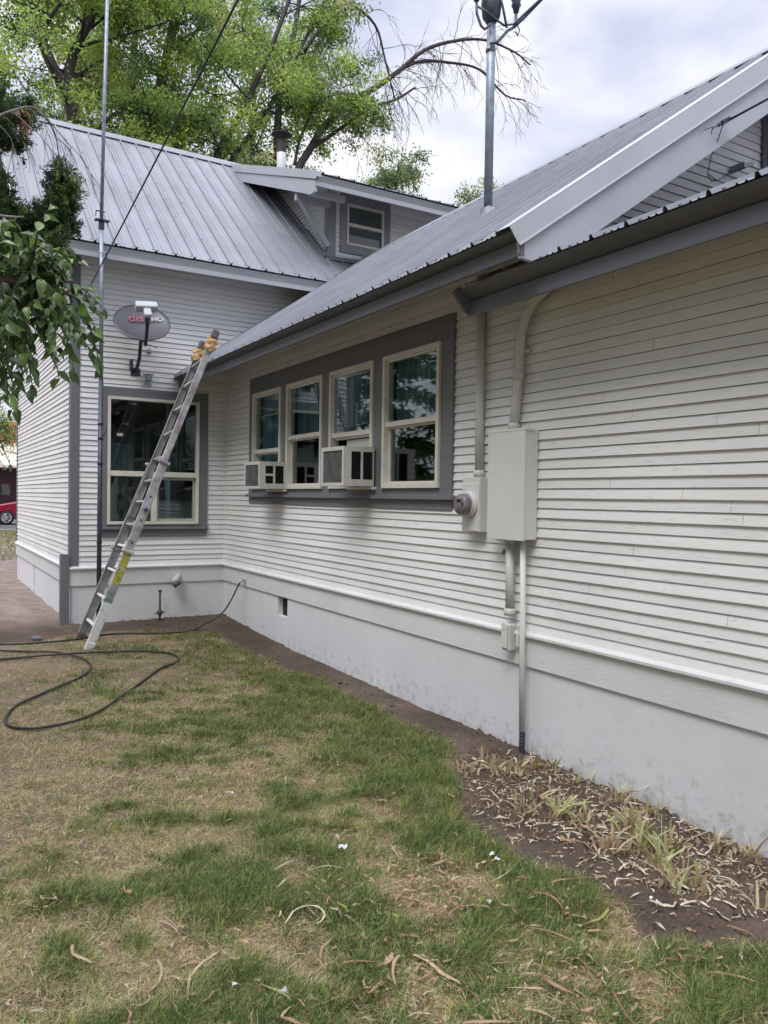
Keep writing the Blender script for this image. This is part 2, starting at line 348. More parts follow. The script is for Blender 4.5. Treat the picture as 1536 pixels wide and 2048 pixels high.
def ground_mat():
    m = bpy.data.materials.new('soil and thatch'); m.use_nodes = True; t = m.node_tree; b = t.nodes['Principled BSDF']
    b.inputs['Roughness'].default_value = .95; b.inputs['Specular IOR Level'].default_value = .15
    tcn = t.nodes.new('ShaderNodeTexCoord')
    def noise(sc, d=6, ro=.6):
        n = t.nodes.new('ShaderNodeTexNoise'); n.inputs['Scale'].default_value = sc; n.inputs['Detail'].default_value = d; n.inputs['Roughness'].default_value = ro
        t.links.new(tcn.outputs['Object'], n.inputs['Vector']); return n.outputs['Fac']
    def ramp(f, stops):
        r = t.nodes.new('ShaderNodeValToRGB'); e = r.color_ramp.elements
        e[0].position, e[0].color = stops[0][0], (*stops[0][1], 1); e[1].position, e[1].color = stops[-1][0], (*stops[-1][1], 1)
        for p, c in stops[1:-1]: n = e.new(p); n.color = (*c, 1)
        t.links.new(f, r.inputs[0]); return r.outputs[0]
    def mixc(f, a_, b_):
        n = t.nodes.new('ShaderNodeMix'); n.data_type = 'RGBA'; t.links.new(f, n.inputs[0]); t.links.new(a_, n.inputs[6]); t.links.new(b_, n.inputs[7]); return n.outputs[2]
    dirt = ramp(noise(1.4), [(.3, (.055,.040,.032)), (.5, (.105,.078,.063)), (.70, (.20,.155,.127))])
    crumbs = ramp(noise(60, 4, .7), [(.35, (.030,.021,.017)), (.55, (.10,.072,.056)), (.78, (.24,.19,.155))])
    g_ = t.nodes.new('ShaderNodeValue'); g_.outputs[0].default_value = .45
    dirt = mixc(g_.outputs[0], dirt, crumbs)
    th = ramp(noise(45, 5, .75), [(.34, (.055,.040,.028)), (.5, (.19,.138,.092)), (.68, (.38,.285,.195))])
    tg = ramp(noise(2.2), [(.40, (.07,.075,.032)), (.62, (.27,.19,.13))])
    g2 = t.nodes.new('ShaderNodeValue'); g2.outputs[0].default_value = .5
    th = mixc(g2.outputs[0], th, tg)
    at = t.nodes.new('ShaderNodeAttribute'); at.attribute_name = 'tint'
    sp = t.nodes.new('ShaderNodeSeparateColor'); t.links.new(at.outputs['Color'], sp.inputs[0])
    pth_ = ramp(noise(3.5, 8, .7), [(.3, (.16,.125,.105)), (.5, (.25,.20,.175)), (.7, (.34,.29,.26))])
    dirt = mixc(sp.outputs[1], dirt, pth_)
    fin = mixc(sp.outputs[0], dirt, th); t.links.new(fin, b.inputs['Base Color'])
    bn = t.nodes.new('ShaderNodeBump'); bn.inputs['Strength'].default_value = .8; bn.inputs['Distance'].default_value = .012
    t.links.new(noise(38, 8, .75), bn.inputs['Height']); t.links.new(bn.outputs[0], b.inputs['Normal'])
    return m
M['ground'] = ground_mat()
g = np_mesh('ground', V, F, M['ground'], col=gcol, smooth=True); g['kind'] = 'structure'
mb = MB(); mb.box(-200, 240, 24.2, 41.5, -.2, float(gz(0,30))+.0); rd = mb.build('road', M['asphalt']); rd['kind'] = 'structure'
rd.location.z = .022
mb = MB(); mb.box(-200, 240, 41.5, 48, -.2, .29); mb.box(-200, 240, 23.8, 24.2, -.2, .17); pv = mb.build('pavement', M['kerb']); pv['kind'] = 'structure'

# ------------------------------------------------------------------ house
house = thing('wooden_house', (0, 0, 0), 'white clapboard house with grey trim and ribbed light grey metal roofs', 'house')
def siding(name, m, axis_, a0, a1, z0, z1, face, outward, holes=(), top=None, seg=.45, jit=.0008, z_ref=.70):
    """lap boards; axis_ 'x' or 'y' = direction the boards run; face = wall plane coordinate; outward = -1/+1 on the other axis.
    top(a) optional upper limit as a function of position."""
    mb_ = MB(); pitch = .0655; i = int(math.floor((z0-z_ref)/pitch + 1e-6)); rg = random.Random(sum(map(ord, name)))
    while z_ref + i*pitch < z1:
        lo = z_ref + i*pitch; hi = lo + pitch; double = (i % 2 == 0)
        out_ = .0155 if double else .0105
        if hi > z0+.001:
            spans = [(a0, a1)]
            for (h0, h1, hz0, hz1) in holes:
                if hi > hz0+.002 and lo < hz1-.002:
                    ns = []
                    for s0, s1 in spans:
                        if h1 <= s0 or h0 >= s1: ns.append((s0, s1)); continue
                        if h0 > s0: ns.append((s0, h0))
                        if h1 < s1: ns.append((h1, s1))
                    spans = ns
            if top is None and a1-a0 > 3:          # butt joints between board lengths
                ns = []
                for s0, s1 in spans:
                    cur = s0 + rg.uniform(.6, 4.5)
                    st_ = s0
                    while cur < s1-.3: ns.append((st_, cur-.0009)); st_ = cur+.0009; cur += rg.uniform(3, 7)
                    ns.append((st_, s1))
                spans = ns
            for s0, s1 in spans:
                n = max(1, int((s1-s0)/(seg if top is None else .1))); vs = []; fs = []
                for k in range(n+1):
                    a_ = s0 + (s1-s0)*k/n; zt = hi if top is None else min(hi, max(lo, top(a_)))
                    j = rg.uniform(-jit, jit)*(1 if double else .7); jo = rg.uniform(-.0007, .0008)
                    def P(o_, z_):
                        c_ = face + outward*o_
                        return (a_, c_, z_) if axis_ == 'x' else (c_, a_, z_)
                    # wall edge under the lap, drip edge, sloping face, top
                    gp_ = .0012 if not double else .0032      # shadow gap left above the board, under the next lap
                    ztt = max(lo+j+.007, zt-gp_)
                    vs += [P(-.003, lo+j+.001), P(out_+jo, lo+j), P(out_+jo-.0008, lo+j+.006), P(.0015, ztt), P(-.003, ztt)]
                for k in range(n):
                    if top is not None and max(top(s0+(s1-s0)*k/n), top(s0+(s1-s0)*(k+1)/n)) < lo+.01: continue
                    for e in range(4):
                        q0 = k*5+e; f_ = (q0, q0+5, q0+6, q0+1)
                        fs.append(f_)
                mb_.add(vs, fs)
        i += 1
    return mb_.build(name, m, house)
# long wing wall (runs along y at x=0)
BANK = (-5.27, -.97, 1.56, 3.03)
siding('low_room_wall', M['siding_y'], 'y', -11.0, -6.4, .70, 3.2, 0, -1)
siding('wing_wall', M['siding_y'], 'y', -6.4, 0, .70, 3.62, 0, -1, holes=[(BANK[0]+.03, BANK[1]-.03, BANK[2]+.04, BANK[3]-.02)])
# rear block, side facing the lawn (runs along x at y=0)
W2H = (-1.60, -.26, 1.10, 2.93)
siding('rear_wall', M['siding_x'], 'x', -1.95, 0.0, .70, 4.75, 0, -1, holes=[(W2H[0]+.03, W2H[1]-.03, W2H[2]+.02, W2H[3]-.02)])
siding('rear_wall_over_wing', M['siding_x'], 'x', 0.0, 3.0, 3.1, 4.75, 0, -1)
# gable wall of rear block (runs along y at x=-1.957)
S2 = .82; E2Y, E2Z = -.45, 4.585
roof2 = lambda y: E2Z + S2*(y-E2Y) if y <= 2.9 else E2Z + S2*(6.25-y)
siding('end_wall', M['siding_y'], 'y', 0.0, 5.8, .70, 7.2, -1.957, -1, top=lambda y: roof2(y)-.10)
# front gable of the wing (runs along x at y=-6.15)
S1 = .705; E1X, E1Z = -.728, 3.135; RX = 2.2
roof1 = lambda x: E1Z + S1*(x-E1X) if x <= RX else E1Z + S1*(2*RX-E1X-x)
siding('gable_wall', M['siding_x'], 'x', -.02, 4.4, 3.1, 5.1, -6.4, -1, top=lambda x: roof1(x)-.10)
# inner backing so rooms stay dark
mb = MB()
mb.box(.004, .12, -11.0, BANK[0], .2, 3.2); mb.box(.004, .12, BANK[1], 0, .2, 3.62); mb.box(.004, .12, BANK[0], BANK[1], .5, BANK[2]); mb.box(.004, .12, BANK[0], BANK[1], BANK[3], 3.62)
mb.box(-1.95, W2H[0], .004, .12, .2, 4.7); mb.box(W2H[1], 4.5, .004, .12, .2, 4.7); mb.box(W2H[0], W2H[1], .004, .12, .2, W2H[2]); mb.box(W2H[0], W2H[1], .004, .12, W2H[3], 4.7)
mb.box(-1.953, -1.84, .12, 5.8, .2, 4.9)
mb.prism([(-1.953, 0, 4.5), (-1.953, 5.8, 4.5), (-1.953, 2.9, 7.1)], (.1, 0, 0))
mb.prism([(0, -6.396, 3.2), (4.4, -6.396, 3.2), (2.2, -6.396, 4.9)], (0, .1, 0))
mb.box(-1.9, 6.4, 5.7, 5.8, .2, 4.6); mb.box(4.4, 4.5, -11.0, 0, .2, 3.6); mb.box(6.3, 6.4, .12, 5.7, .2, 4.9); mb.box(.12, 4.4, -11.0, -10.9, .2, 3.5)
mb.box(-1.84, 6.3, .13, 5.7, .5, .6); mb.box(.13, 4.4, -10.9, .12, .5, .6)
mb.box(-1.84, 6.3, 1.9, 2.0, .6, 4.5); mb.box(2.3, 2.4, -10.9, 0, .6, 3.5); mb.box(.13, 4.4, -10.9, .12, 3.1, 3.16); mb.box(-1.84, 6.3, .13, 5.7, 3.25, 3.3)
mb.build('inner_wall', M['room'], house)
# foundation, skirt board and water-table ledge
mb = MB()
VENT = (-2.13, -1.86, .235, .455)
mb.box(-.004, .12, -11.0, VENT[0], -.45, .47); mb.box(-.004, .12, VENT[1], -.004, -.45, .47); mb.box(-.004, .12, VENT[0], VENT[1], -.45, VENT[2]); mb.box(-.004, .12, VENT[0], VENT[1], VENT[3], .47)
mb.box(-1.953, -.004, -.004, .12, -.45, .47)
mb.box(-1.957, -1.84, -.002, 3.35, -.45, .47); mb.box(-1.957, -1.84, 3.41, 5.8, -.45, .47); mb.box(-1.9, -1.84, 3.35, 3.41, -.45, .47)
mb.build('foundation', M['foundation'], house)
mb = MB(); mb.box(.06, .1, VENT[0], VENT[1], VENT[2], VENT[3]); mb.build('crawl_space_vent', M['dark'], house)
mb = MB()
mb.box(-.022, -.0045, -11.0, -.022, .465, .668); mb.box(-1.978, -.004, -.022, -.0045, .465, .668); mb.box(-1.979, -1.958, -.0225, 5.82, .465, .668)
mb.build('skirt_board', M['skirt'], house, bevel=.002)
mb = MB()
def ledge_y(x, y0, y1):
    mb.prism([(x, y0, .672), (x-.048, y0, .672), (x-.048, y0, .688), (x-.03, y0, .699), (x, y0, .712)], (0, y1-y0, 0))
ledge_y(0, -11.0, -.045); ledge_y(-1.957, -.04, 5.84)
mb.prism([(-1.99, 0, .672), (-1.99, -.048, .672), (-1.99, -.048, .688), (-1.99, -.03, .699), (-1.99, 0, .712)], (1.99, 0, 0))
mb.build('water_table_ledge', M['skirt'], house)
# corner boards
mb = MB(); mb.box(-1.978, -1.872, -.02, .0, .715, 4.52); mb.box(-1.980, -1.9585, -.018, .105, .715, 4.55)
mb.build('corner_board', M['trim'], house, bevel=.003)
mb = MB(); mb.box(-1.978, -1.957, 5.72, 5.82, .715, 4.5)
mb.build('corner_board', M['trim'], house, bevel=.003)
mb = MB(); mb.box(-2.085, -1.981, -.05, .05, -.3, .86); o = mb.build('corner_post', M['trim'], house, bevel=.004); o['label'] = 'short grey post at the corner of the foundation'
mb = MB(); mb.box(-.02, .0, -.02, .0, .715, 3.6); mb.build('inner_corner_board', M['siding_x'], house)
# knee brace under rear rake
mb = MB(); mb.bar((-1.98, .04, 3.72), (-2.52, .04, 4.42), .085, .085, (0,1,0)); mb.bar((-1.96, .04, 4.46), (-2.56, .04, 4.46), .085, .085); mb.build('knee_brace', M['trim'], house, bevel=.003)
mb = MB(); mb.bar((2.2, -6.42, 4.27), (2.2, -6.74, 4.80), .09, .09, (1,0,0)); mb.bar((2.2, -6.42, 4.85), (2.2, -6.76, 4.85), .09, .09); mb.build('knee_brace', M['trim'], house, bevel=.003)
mb = MB(); mb.box(2.10, 2.21, -6.44, -6.4225, 3.9, 4.8); mb.build('gable_window_trim', M['trim'], house, bevel=.003)

# --- ribbed metal roofing
def ribbed(name, m, e0, e1, up, width_dir, length, run, rib=.24, nrm=None, parent=house, clip=None):
    """sheet starting at eave line e0->... ; width along width_dir (unit) for `length`, running up `up` (unit) for run(u) metres"""
    prof = [(0, 0), (.094, 0), (.103, .024), (.118, .024), (.127, 0), (.155, 0), (.160, .0075), (.168, .0075), (.173, 0), (.200, 0), (.205, .0075), (.213, .0075), (.218, 0)]
    us = []; k = 0
    while k*rib < length + rib:
        for (pu, pz) in prof:
            u_ = k*rib + pu*rib/.24
            if u_ <= length: us.append((u_, pz))
        k += 1
    e0 = Vector(e0); up = Vector(up).normalized(); wd = Vector(width_dir).normalized(); n = Vector(nrm).normalized()
    mb_ = MB(); vs = []; fs = []
    for (u_, pz) in us:
        r0, r1 = run(u_)
        for c_ in (e0 + wd*u_ + up*r0 + n*pz, e0 + wd*u_ + up*r1 + n*pz, e0 + wd*u_ + up*r1 + n*(pz-.0015), e0 + wd*u_ + up*r0 + n*(pz-.0015)):
            vs.append(c_)
    for i_ in range(len(us)-1):
        b0 = i_*4; b1 = b0+4
        fs += [(b0, b1, b1+1, b0+1), (b0+3, b0+2, b1+2, b1+3), (b0, b0+3, b1+3, b1)]
    mb_.add(vs, fs)
    o_ = mb_.build(name, m, parent)
    # screws beside each rib
    sb = MB(); k = 0
    while k*rib < length:
        for off in (.075, .14):
            u_ = k*rib + off*rib/.24
            if u_ > length: continue
            r0, r1 = run(u_); t_ = .06
            while t_ < r1:
                if t_ > r0 and (t_ < .1 or off > .1):
                    c_ = e0 + wd*u_ + up*(t_+rnd.uniform(-.01,.01)) + n*.003
                    sb.obox(c_, wd*.0065, up*.0065, n*.005)
                t_ += .62
        k += 1
    so_ = sb.build('roof_screws', M['screw'], o_); so_['kind'] = 'stuff'
    return o_
a1 = math.atan(S1); up1 = (math.cos(a1), 0, math.sin(a1)); L1 = (RX-E1X)/math.cos(a1)
a2 = math.atan(S2); up2 = (0, math.cos(a2), math.sin(a2)); L2 = (2.9-E2Y)/math.cos(a2)
# wing roof, west slope: from y=-6.79 to where it dies into the rear roof
def run1(u):
    y = -6.79 + u
    if y <= -.0: return (0, L1)
    # beyond the rear wall plane only above the rear roof
    zmin = E2Z + S2*(y-E2Y); xm = E1X + (zmin-E1Z)/S1
    r0 = (xm-E1X)/math.cos(a1) - .05
    return (min(max(r0, 0), L1), L1)
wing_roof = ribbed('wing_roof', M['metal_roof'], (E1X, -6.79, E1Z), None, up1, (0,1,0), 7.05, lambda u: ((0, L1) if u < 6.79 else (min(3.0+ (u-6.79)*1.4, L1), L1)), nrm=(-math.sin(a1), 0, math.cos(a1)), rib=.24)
e1r = (2*RX-E1X, -6.79, E1Z)
mb = MB(); mb.add([(2*RX-E1X,-6.79,E1Z),(RX,-6.79,E1Z+S1*(RX-E1X)),(RX,.4,E1Z+S1*(RX-E1X)),(2*RX-E1X,.4,E1Z)],[(0,1,2,3)]); mb.build('wing_roof_east_slope', M['metal_roof'], wing_roof)
zr1 = E1Z + S1*(RX-E1X)
mb = MB(); mb.prism([(RX-.17,-6.80,zr1-.10),(RX,-6.80,zr1+.03),(RX+.17,-6.80,zr1-.10),(RX+.17,-6.80,zr1-.092),(RX,-6.80,zr1+.036),(RX-.17,-6.80,zr1-.092)][::-1], (0,7.1,0)); mb.build('ridge_cap', M['metal_roof'], wing_roof)
# rear roof
EL = -2.62
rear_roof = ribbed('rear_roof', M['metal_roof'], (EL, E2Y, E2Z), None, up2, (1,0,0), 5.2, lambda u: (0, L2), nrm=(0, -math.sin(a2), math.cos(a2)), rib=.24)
mb = MB(); mb.add([(EL,6.25,E2Z),(EL,2.9,E2Z+S2*3.35),(7.0,2.9,E2Z+S2*3.35),(7.0,6.25,E2Z)],[(3,2,1,0)]); mb.add([(2.58,E2Y,E2Z-.01),(7.0,E2Y,E2Z-.01),(7.0,2.9,E2Z+S2*3.35-.01),(2.58,2.9,E2Z+S2*3.35-.01)],[(0,1,2,3)]); mb.build('rear_roof_back_slope', M['metal_roof'], rear_roof)
zr2 = E2Z + S2*3.35
mb = MB(); mb.prism([(EL-.02,2.9-.17,zr2-.115),(EL-.02,2.9,zr2+.028),(EL-.02,2.9+.17,zr2-.115),(EL-.02,2.9+.17,zr2-.105),(EL-.02,2.9,zr2+.036),(EL-.02,2.9-.17,zr2-.105)], (9.6,0,0)); mb.build('ridge_cap', M['metal_roof'], rear_roof)
# eave fascia, rear roof (two-step, light grey)
mb = MB()
mb.prism([(EL+.02, E2Y+.02, E2Z-.015), (EL+.02, E2Y+.055, E2Z-.105), (EL+.02, E2Y+.08, E2Z-.105), (EL+.02, E2Y+.05, E2Z-.01)], (4.35, 0, 0))
mb.box(EL+.02, 1.8, E2Y+.03, E2Y+.053, E2Z-.165, E2Z-.108)
mb.build('eave_fascia', M['barge'], rear_roof)
# rake board and edge metal of the rear roof
mb = MB()
for sgn in (0, 1):
    yy = (lambda y: y) if sgn == 0 else (lambda y: 5.8-y)
    mb.prism([(EL+.01, yy(E2Y+.02), E2Z-.02), (EL+.01, yy(2.9), zr2-.02), (EL+.01, yy(2.9), zr2-.22), (EL+.01, yy(E2Y+.02), E2Z-.2)], (.03, 0, 0))
mb.build('rake_board', M['barge'], rear_roof)
mb = MB()
for sgn in (0, 1):
    yy = (lambda y: y) if sgn == 0 else (lambda y: 5.8-y)
    mb.prism([(EL-.006, yy(E2Y-.01), E2Z+.02), (EL-.006, yy(2.9), zr2+.02), (EL-.006, yy(2.9), zr2-.06), (EL-.006, yy(E2Y-.01), E2Z-.06)], (.006, 0, 0))
mb.build('rake_metal', M['trim_metal'], rear_roof)
# soffits (boards under the overhangs)
mb = MB()
mb.prism([(EL+.04, E2Y+.05, E2Z-.075), (EL+.04, .0, E2Z-.075+S2*.40), (EL+.04, .0, E2Z-.095+S2*.40), (EL+.04, E2Y+.05, E2Z-.095)], (4.8, 0, 0))
mb.prism([(EL+.04, .0, E2Z-.075+S2*.40), (EL+.04, 2.9, zr2-.12), (EL+.04, 2.9, zr2-.14), (EL+.04, .0, E2Z-.095+S2*.40)], (.66, 0, 0))
mb.build('rear_soffit', M['soffit'], rear_roof)
# wing eave: tilted dark fascia + lower board, soffit
mb = MB()
mb.prism([(-.722, -6.79, E1Z-.006), (-.622, -6.79, E1Z-.040), (-.60, -6.79, E1Z+.04), (-.70, -6.79, E1Z-.0)], (0, 6.787, 0))
mb.box(-.645, -.62, -6.79, -.003, E1Z-.128, E1Z-.042)
mb.build('wing_fascia', M['fascia_dark'], wing_roof)
mb = MB()
mb.prism([(-.62, -6.74, E1Z-.04), (-.004, -6.74, E1Z-.08+S1*.676), (-.004, -6.74, E1Z-.1+S1*.676), (-.62, -6.74, E1Z-.06)], (0, 6.72, 0))
mb.prism([(-.004, -6.74, E1Z-.08+S1*.676), (RX, -6.74, zr1-.12), (RX, -6.74, zr1-.14), (-.004, -6.74, E1Z-.1+S1*.676)], (0, .58, 0))
mb.build('wing_soffit', M['soffit'], wing_roof)
# wing rake: edge metal (with hem) and barge board
def rake1(x): return E1Z + S1*(x-E1X)
mb = MB()
mb.prism([(-.74, -6.80, rake1(-.74)+.024), (RX, -6.80, zr1+.024), (RX, -6.80, zr1-.142), (-.665, -6.80, rake1(-.665)-.125), ], (0, .004, 0))
mb.prism([(-.74, -6.80, rake1(-.74)+.022), (RX, -6.80, zr1+.022), (RX, -6.80, zr1+.026), (-.74, -6.80, rake1(-.74)+.026)], (0, .12, 0))
mb.prism([(RX+.001, -6.80, zr1+.024), (2*RX+.74, -6.80, rake1(-.74)+.024), (2*RX+.665, -6.80, rake1(-.665)-.125), (RX+.001, -6.80, zr1-.142)], (0, .004, 0))
mb.build('rake_metal', M['trim_metal'], wing_roof)
mb = MB(); mb.prism([(-.67, -6.806, rake1(-.67)-.114), (RX, -6.806, zr1-.130), (RX, -6.806, zr1-.144), (-.664, -6.806, rake1(-.664)-.127)], (0, .004, 0)); mb.build('metal_hem', M['chimney'], wing_roof)
mb = MB()
pz = lambda x: 2.985 + .462*(x+.55)
mb.prism([(-.655, -6.785, rake1(-.655)-.10), (RX, -6.785, zr1-.12), (RX, -6.785, zr1-.405), (-.12, -6.785, rake1(-.12)-.37), (-.53, -6.785, pz(-.53)-.01), (-.64, -6.785, rake1(-.64)-.205)], (0, .03, 0))
mb.prism([(RX+.001, -6.785, zr1-.12), (2*RX-E1X, -6.785, E1Z-.1), (2*RX-E1X, -6.785, E1Z-.35), (RX+.001, -6.785, zr1-.40)], (0, .03, 0))
mb.build('barge_board', M['barge'], wing_roof, bevel=.002)
# low roof over the near end
S3 = math.tan(R(24.55)); a3 = math.atan(S3); up3 = (math.cos(a3), 0, math.sin(a3)); E3X, E3Z = -.555, 2.988
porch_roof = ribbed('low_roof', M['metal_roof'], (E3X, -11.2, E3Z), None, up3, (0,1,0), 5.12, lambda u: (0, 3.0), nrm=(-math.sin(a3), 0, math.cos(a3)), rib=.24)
mb = MB(); mb.add([(E3X+3.0*math.cos(a3),-11.2,E3Z+3*math.sin(a3)),(4.95,-11.2,E3Z),(4.95,-6.1,E3Z),(E3X+3.0*math.cos(a3),-6.1,E3Z+3*math.sin(a3))],[(0,1,2,3)]); mb.build('low_roof_east_slope', M['metal_roof'], porch_roof)
mb = MB()
mb.prism([(-.548, -11.2, E3Z-.006), (-.44, -11.2, E3Z-.073), (-.42, -11.2, E3Z-.0), (-.51, -11.2, E3Z)], (0, 5.14, 0))
mb.box(-.465, -.44, -11.2, -6.065, E3Z-.168, E3Z-.076)
mb.prism([(-.60, -6.062, E3Z-.03), (-.545, -6.062, E3Z+.012), (-.43, -6.062, E3Z-.06), (-.45, -6.062, E3Z-.17), (-.50, -6.062, E3Z-.14)], (0, .02, 0))
mb.build('low_roof_fascia', M['fascia_dark'], porch_roof)
mb = MB(); mb.prism([(-.44, -11.2, E3Z-.08), (-.004, -11.2, E3Z-.10+S3*.496), (-.004, -11.2, E3Z-.12+S3*.496), (-.44, -11.2, E3Z-.10)], (0, 5.1, 0)); mb.build('low_soffit', M['soffit'], porch_roof)

# --- shed dormer on the rear roof
DX0, DX1, DY = 1.62, 4.9, .215
dorm = MB(); dorm.box(DX0+.01, DX1, DY+.004, DY+.1, 5.0, 5.98); dorm.build('dormer_core', M['room'], house)
siding('dormer_wall', M['siding_x'], 'x', DX0, DX1, 4.95, 6.18, DY, -1, holes=[(1.92, 2.54, 5.36, 6.0)], z_ref=5.0)
ZD0, YD0 = 5.985, -.58; SD = (7.30-ZD0)/(2.9-YD0); roofd = lambda y: ZD0 + SD*(y-YD0)
# cheek: boards on the triangle between main roof and dormer roof
mbc = MB(); z_ = 5.0; pit = .0655
while z_ < 7.25:
    # y-range at this height: from wall line DY to where the main roof surface rises above z
    y_main = E2Y + (z_-E2Z)/S2; y_main = max(y_main, DY); y_main = min(y_main, 2.9)
    y_low = YD0 + (z_+.0655-ZD0+.06)/SD if z_ + .06 > ZD0 - .06 + SD*(DY-YD0) else DY
    y_low = max(DY, y_low)
    if y_main > y_low + .02:
        y0_, y1_ = y_low, y_main + .05
        mbc.add([(DX0, y0_, z_+.0035), (DX0-.0135, y0_, z_), (DX0-.002, y0_, z_+pit+.002), (DX0, y1_, z_+.0035), (DX0-.0135, y1_, z_), (DX0-.002, y1_, z_+pit+.002)], [(0,1,4,3), (1,2,5,4)])
    z_ += pit
mbc.add([(DX0+.001, DY, 5.0), (DX0+.001, 2.9, 7.28), (DX0+.001, DY, 6.22)], [(0,1,2)])
mbc.build('dormer_cheek', M['siding_y'], house)
ad = math.atan(SD)
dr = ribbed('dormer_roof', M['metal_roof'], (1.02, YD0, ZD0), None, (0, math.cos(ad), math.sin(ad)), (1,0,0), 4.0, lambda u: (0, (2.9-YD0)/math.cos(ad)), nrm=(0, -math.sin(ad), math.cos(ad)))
mb = MB()
mb.prism([(1.015, YD0-.01, ZD0+.022), (1.015, 2.9, 7.30+.03), (1.015, 2.9, 7.30-.10), (1.015, YD0-.01, ZD0-.095)], (.006, 0, 0))
mb.box(1.02, 1.1, YD0+.0, YD0+.03, ZD0-.05, ZD0+.02)
mb.build('rake_metal', M['trim_metal'], dr)
mb = MB()
mb.prism([(1.03, YD0+.05, ZD0-.085), (1.03, 2.75, 7.30-.14), (1.03, 2.75, 7.30-.30), (1.03, YD0+.20, ZD0-.235), (1.03, YD0+.05, ZD0-.24)], (.035, 0, 0))
mb.prism([(1.07, YD0+.02, ZD0-.015), (1.07, YD0+.06, ZD0-.10), (1.07, YD0+.09, ZD0-.10), (1.07, YD0+.06, ZD0-.01)], (3.95, 0, 0))
mb.box(1.035, 5.0, YD0+.035, YD0+.06, ZD0-.165, ZD0-.103)
mb.bar((1.05, YD0+.3, ZD0-.16), (DX0, YD0+.3, ZD0-.16), .05, .09)
mb.build('dormer_fascia', M['barge'], dr)
mb = MB()
mb.prism([(1.06, YD0+.06, ZD0-.07), (1.06, 2.85, 7.30-.10), (1.06, 2.85, 7.30-.12), (1.06, YD0+.06, ZD0-.09)], (3.9, 0, 0)); mb.build('dormer_soffit', M['soffit'], dr)
mb = MB()
mb.bar((1.58, .17, 5.28), (1.10, .17, 5.93), .075, .085, (0,1,0)); mb.bar((1.60, .17, 5.90), (1.06, .17, 5.90), .075, .10)
mb.build('dormer_brace', M['barge'], house, bevel=.003)
mb = MB()
mb.box(DX0-.02, DX0+.105, DY-.028, DY-.004, 5.12, 6.08); mb.box(DX0-.024, DX0-.004, DY-.024, DY+.10, 5.12, 6.10)
mb.build('dormer_corner_board', M['trim_mid'], house, bevel=.003)
# flashing round the dormer foot and in the valley
mb = MB()
mb.bar((1.56, .17, 5.115), (2.35, .17, 5.14), .06, .06); mb.bar((2.35, .14, 5.14), (2.85, .19, 5.42), .05, .07); mb.bar((2.85, .19, 5.36), (3.35, .22, 5.78), .05, .07)
mb.bar((1.56, .17, 5.12), (1.56, .9, 5.72), .05, .05)
mb.build('dormer_flashing', M['trim'], house)
mb = MB()
vy = [(-.42, 0), (.30, 0)]
pA = (E1X + (E2Z + S2*0 - E1Z)/S1, E2Y, E2Z+.012); yB = .29; pB = (RX-.02, yB, E2Z+S2*(yB-E2Y)+.012)
mb.bar(pA, pB, .12, .012, (-.3,-.4,.8)); mb.build('valley_flashing', M['screw'], house)
# step where the wing roof meets the rear wall
mb = MB(); mb.prism([(E1X+.02, -.03, E1Z+.024), (1.5, -.03, E1Z+.024+S1*(1.5-E1X-.02)), (1.5, -.03, E1Z+.055+S1*(1.5-E1X-.02)), (E1X+.02, -.03, E1Z+.045)], (0, .026, 0)); mb.build('wall_flashing', M['trim_metal'], house)
# flue
fl = MB(); fl.lathe([(.0,7.1),(.085,7.1),(.085,7.98),(.075,7.99),(.075,8.16),(.0,8.16)], (2.19, 3.35, 0), (0,0,1)); chim = fl.build('chimney_pipe', M['chimney'], rear_roof, smooth=True)
fl = MB(); fl.lathe([(.087,7.94),(.087,8.17),(.07,8.18)], (2.19, 3.35, 0), (0,0,1)); fl.lathe([(.0,8.33),(.12,8.315),(.185,8.285),(.185,8.272),(.0,8.275)], (2.19, 3.35, 0), (0,0,1))
for k in range(4):
    a_ = k*math.pi/2+.4; fl.tube([(2.19+.08*math.cos(a_), 3.35+.08*math.sin(a_), 8.1), (2.19+.09*math.cos(a_), 3.35+.09*math.sin(a_), 8.29)], .006, 5)
fl.build('chimney_cap', M['soot'], chim)

# --- windows
def bars_yz(mb_, x0, x1, y0, y1, z0, z1, t):       # rectangular ring in the x=const wall
    mb_.box(x0, x1, y0, y0+t, z0, z1); mb_.box(x0, x1, y1-t, y1, z0, z1); mb_.box(x0, x1, y0+t, y1-t, z0, z0+t); mb_.box(x0, x1, y0+t, y1-t, z1-t, z1)
def bars_xz(mb_, y0, y1, x0, x1, z0, z1, t):
    mb_.box(x0, x0+t, y0, y1, z0, z1); mb_.box(x1-t, x1, y0, y1, z0, z1); mb_.box(x0+t, x1-t, y0, y1, z0, z0+t); mb_.box(x0+t, x1-t, y0, y1, z1-t, z1)
# bank of four
mb = MB(); WY = [(-5.125,-4.235), (-4.062,-3.185), (-3.02,-2.12), (-1.965,-1.095)]; ZB, ZT = 1.688, 2.855
X0c, X1c = -.030, .03
mb.box(X0c, X1c, BANK[0]-.02, BANK[1]+.02, ZT+.004, 3.045)
ed = [BANK[0]-.015] + [v for p in WY for v in p] + [BANK[1]+.015]
for k in range(0, 10, 2): mb.box(X0c-.001, X1c, ed[k], ed[k+1]-.003 if k < 8 else ed[k+1], 1.60, ZT+.004)
for (y0_, y1_) in WY: mb.box(X0c+.004, X1c, y0_-.003, y1_, 1.60, ZB)
mb.box(-.062, X1c, BANK[0]-.05, BANK[1]+.05, 1.595, 1.632)
mb.box(-.026, .0, BANK[0]-.01, BANK[1]+.01, 1.515, 1.593)
mb.build('window_bank_casing', M['trim'], house, bevel=.003)
RAIL = [2.262, 2.225, 2.268, 2.155]
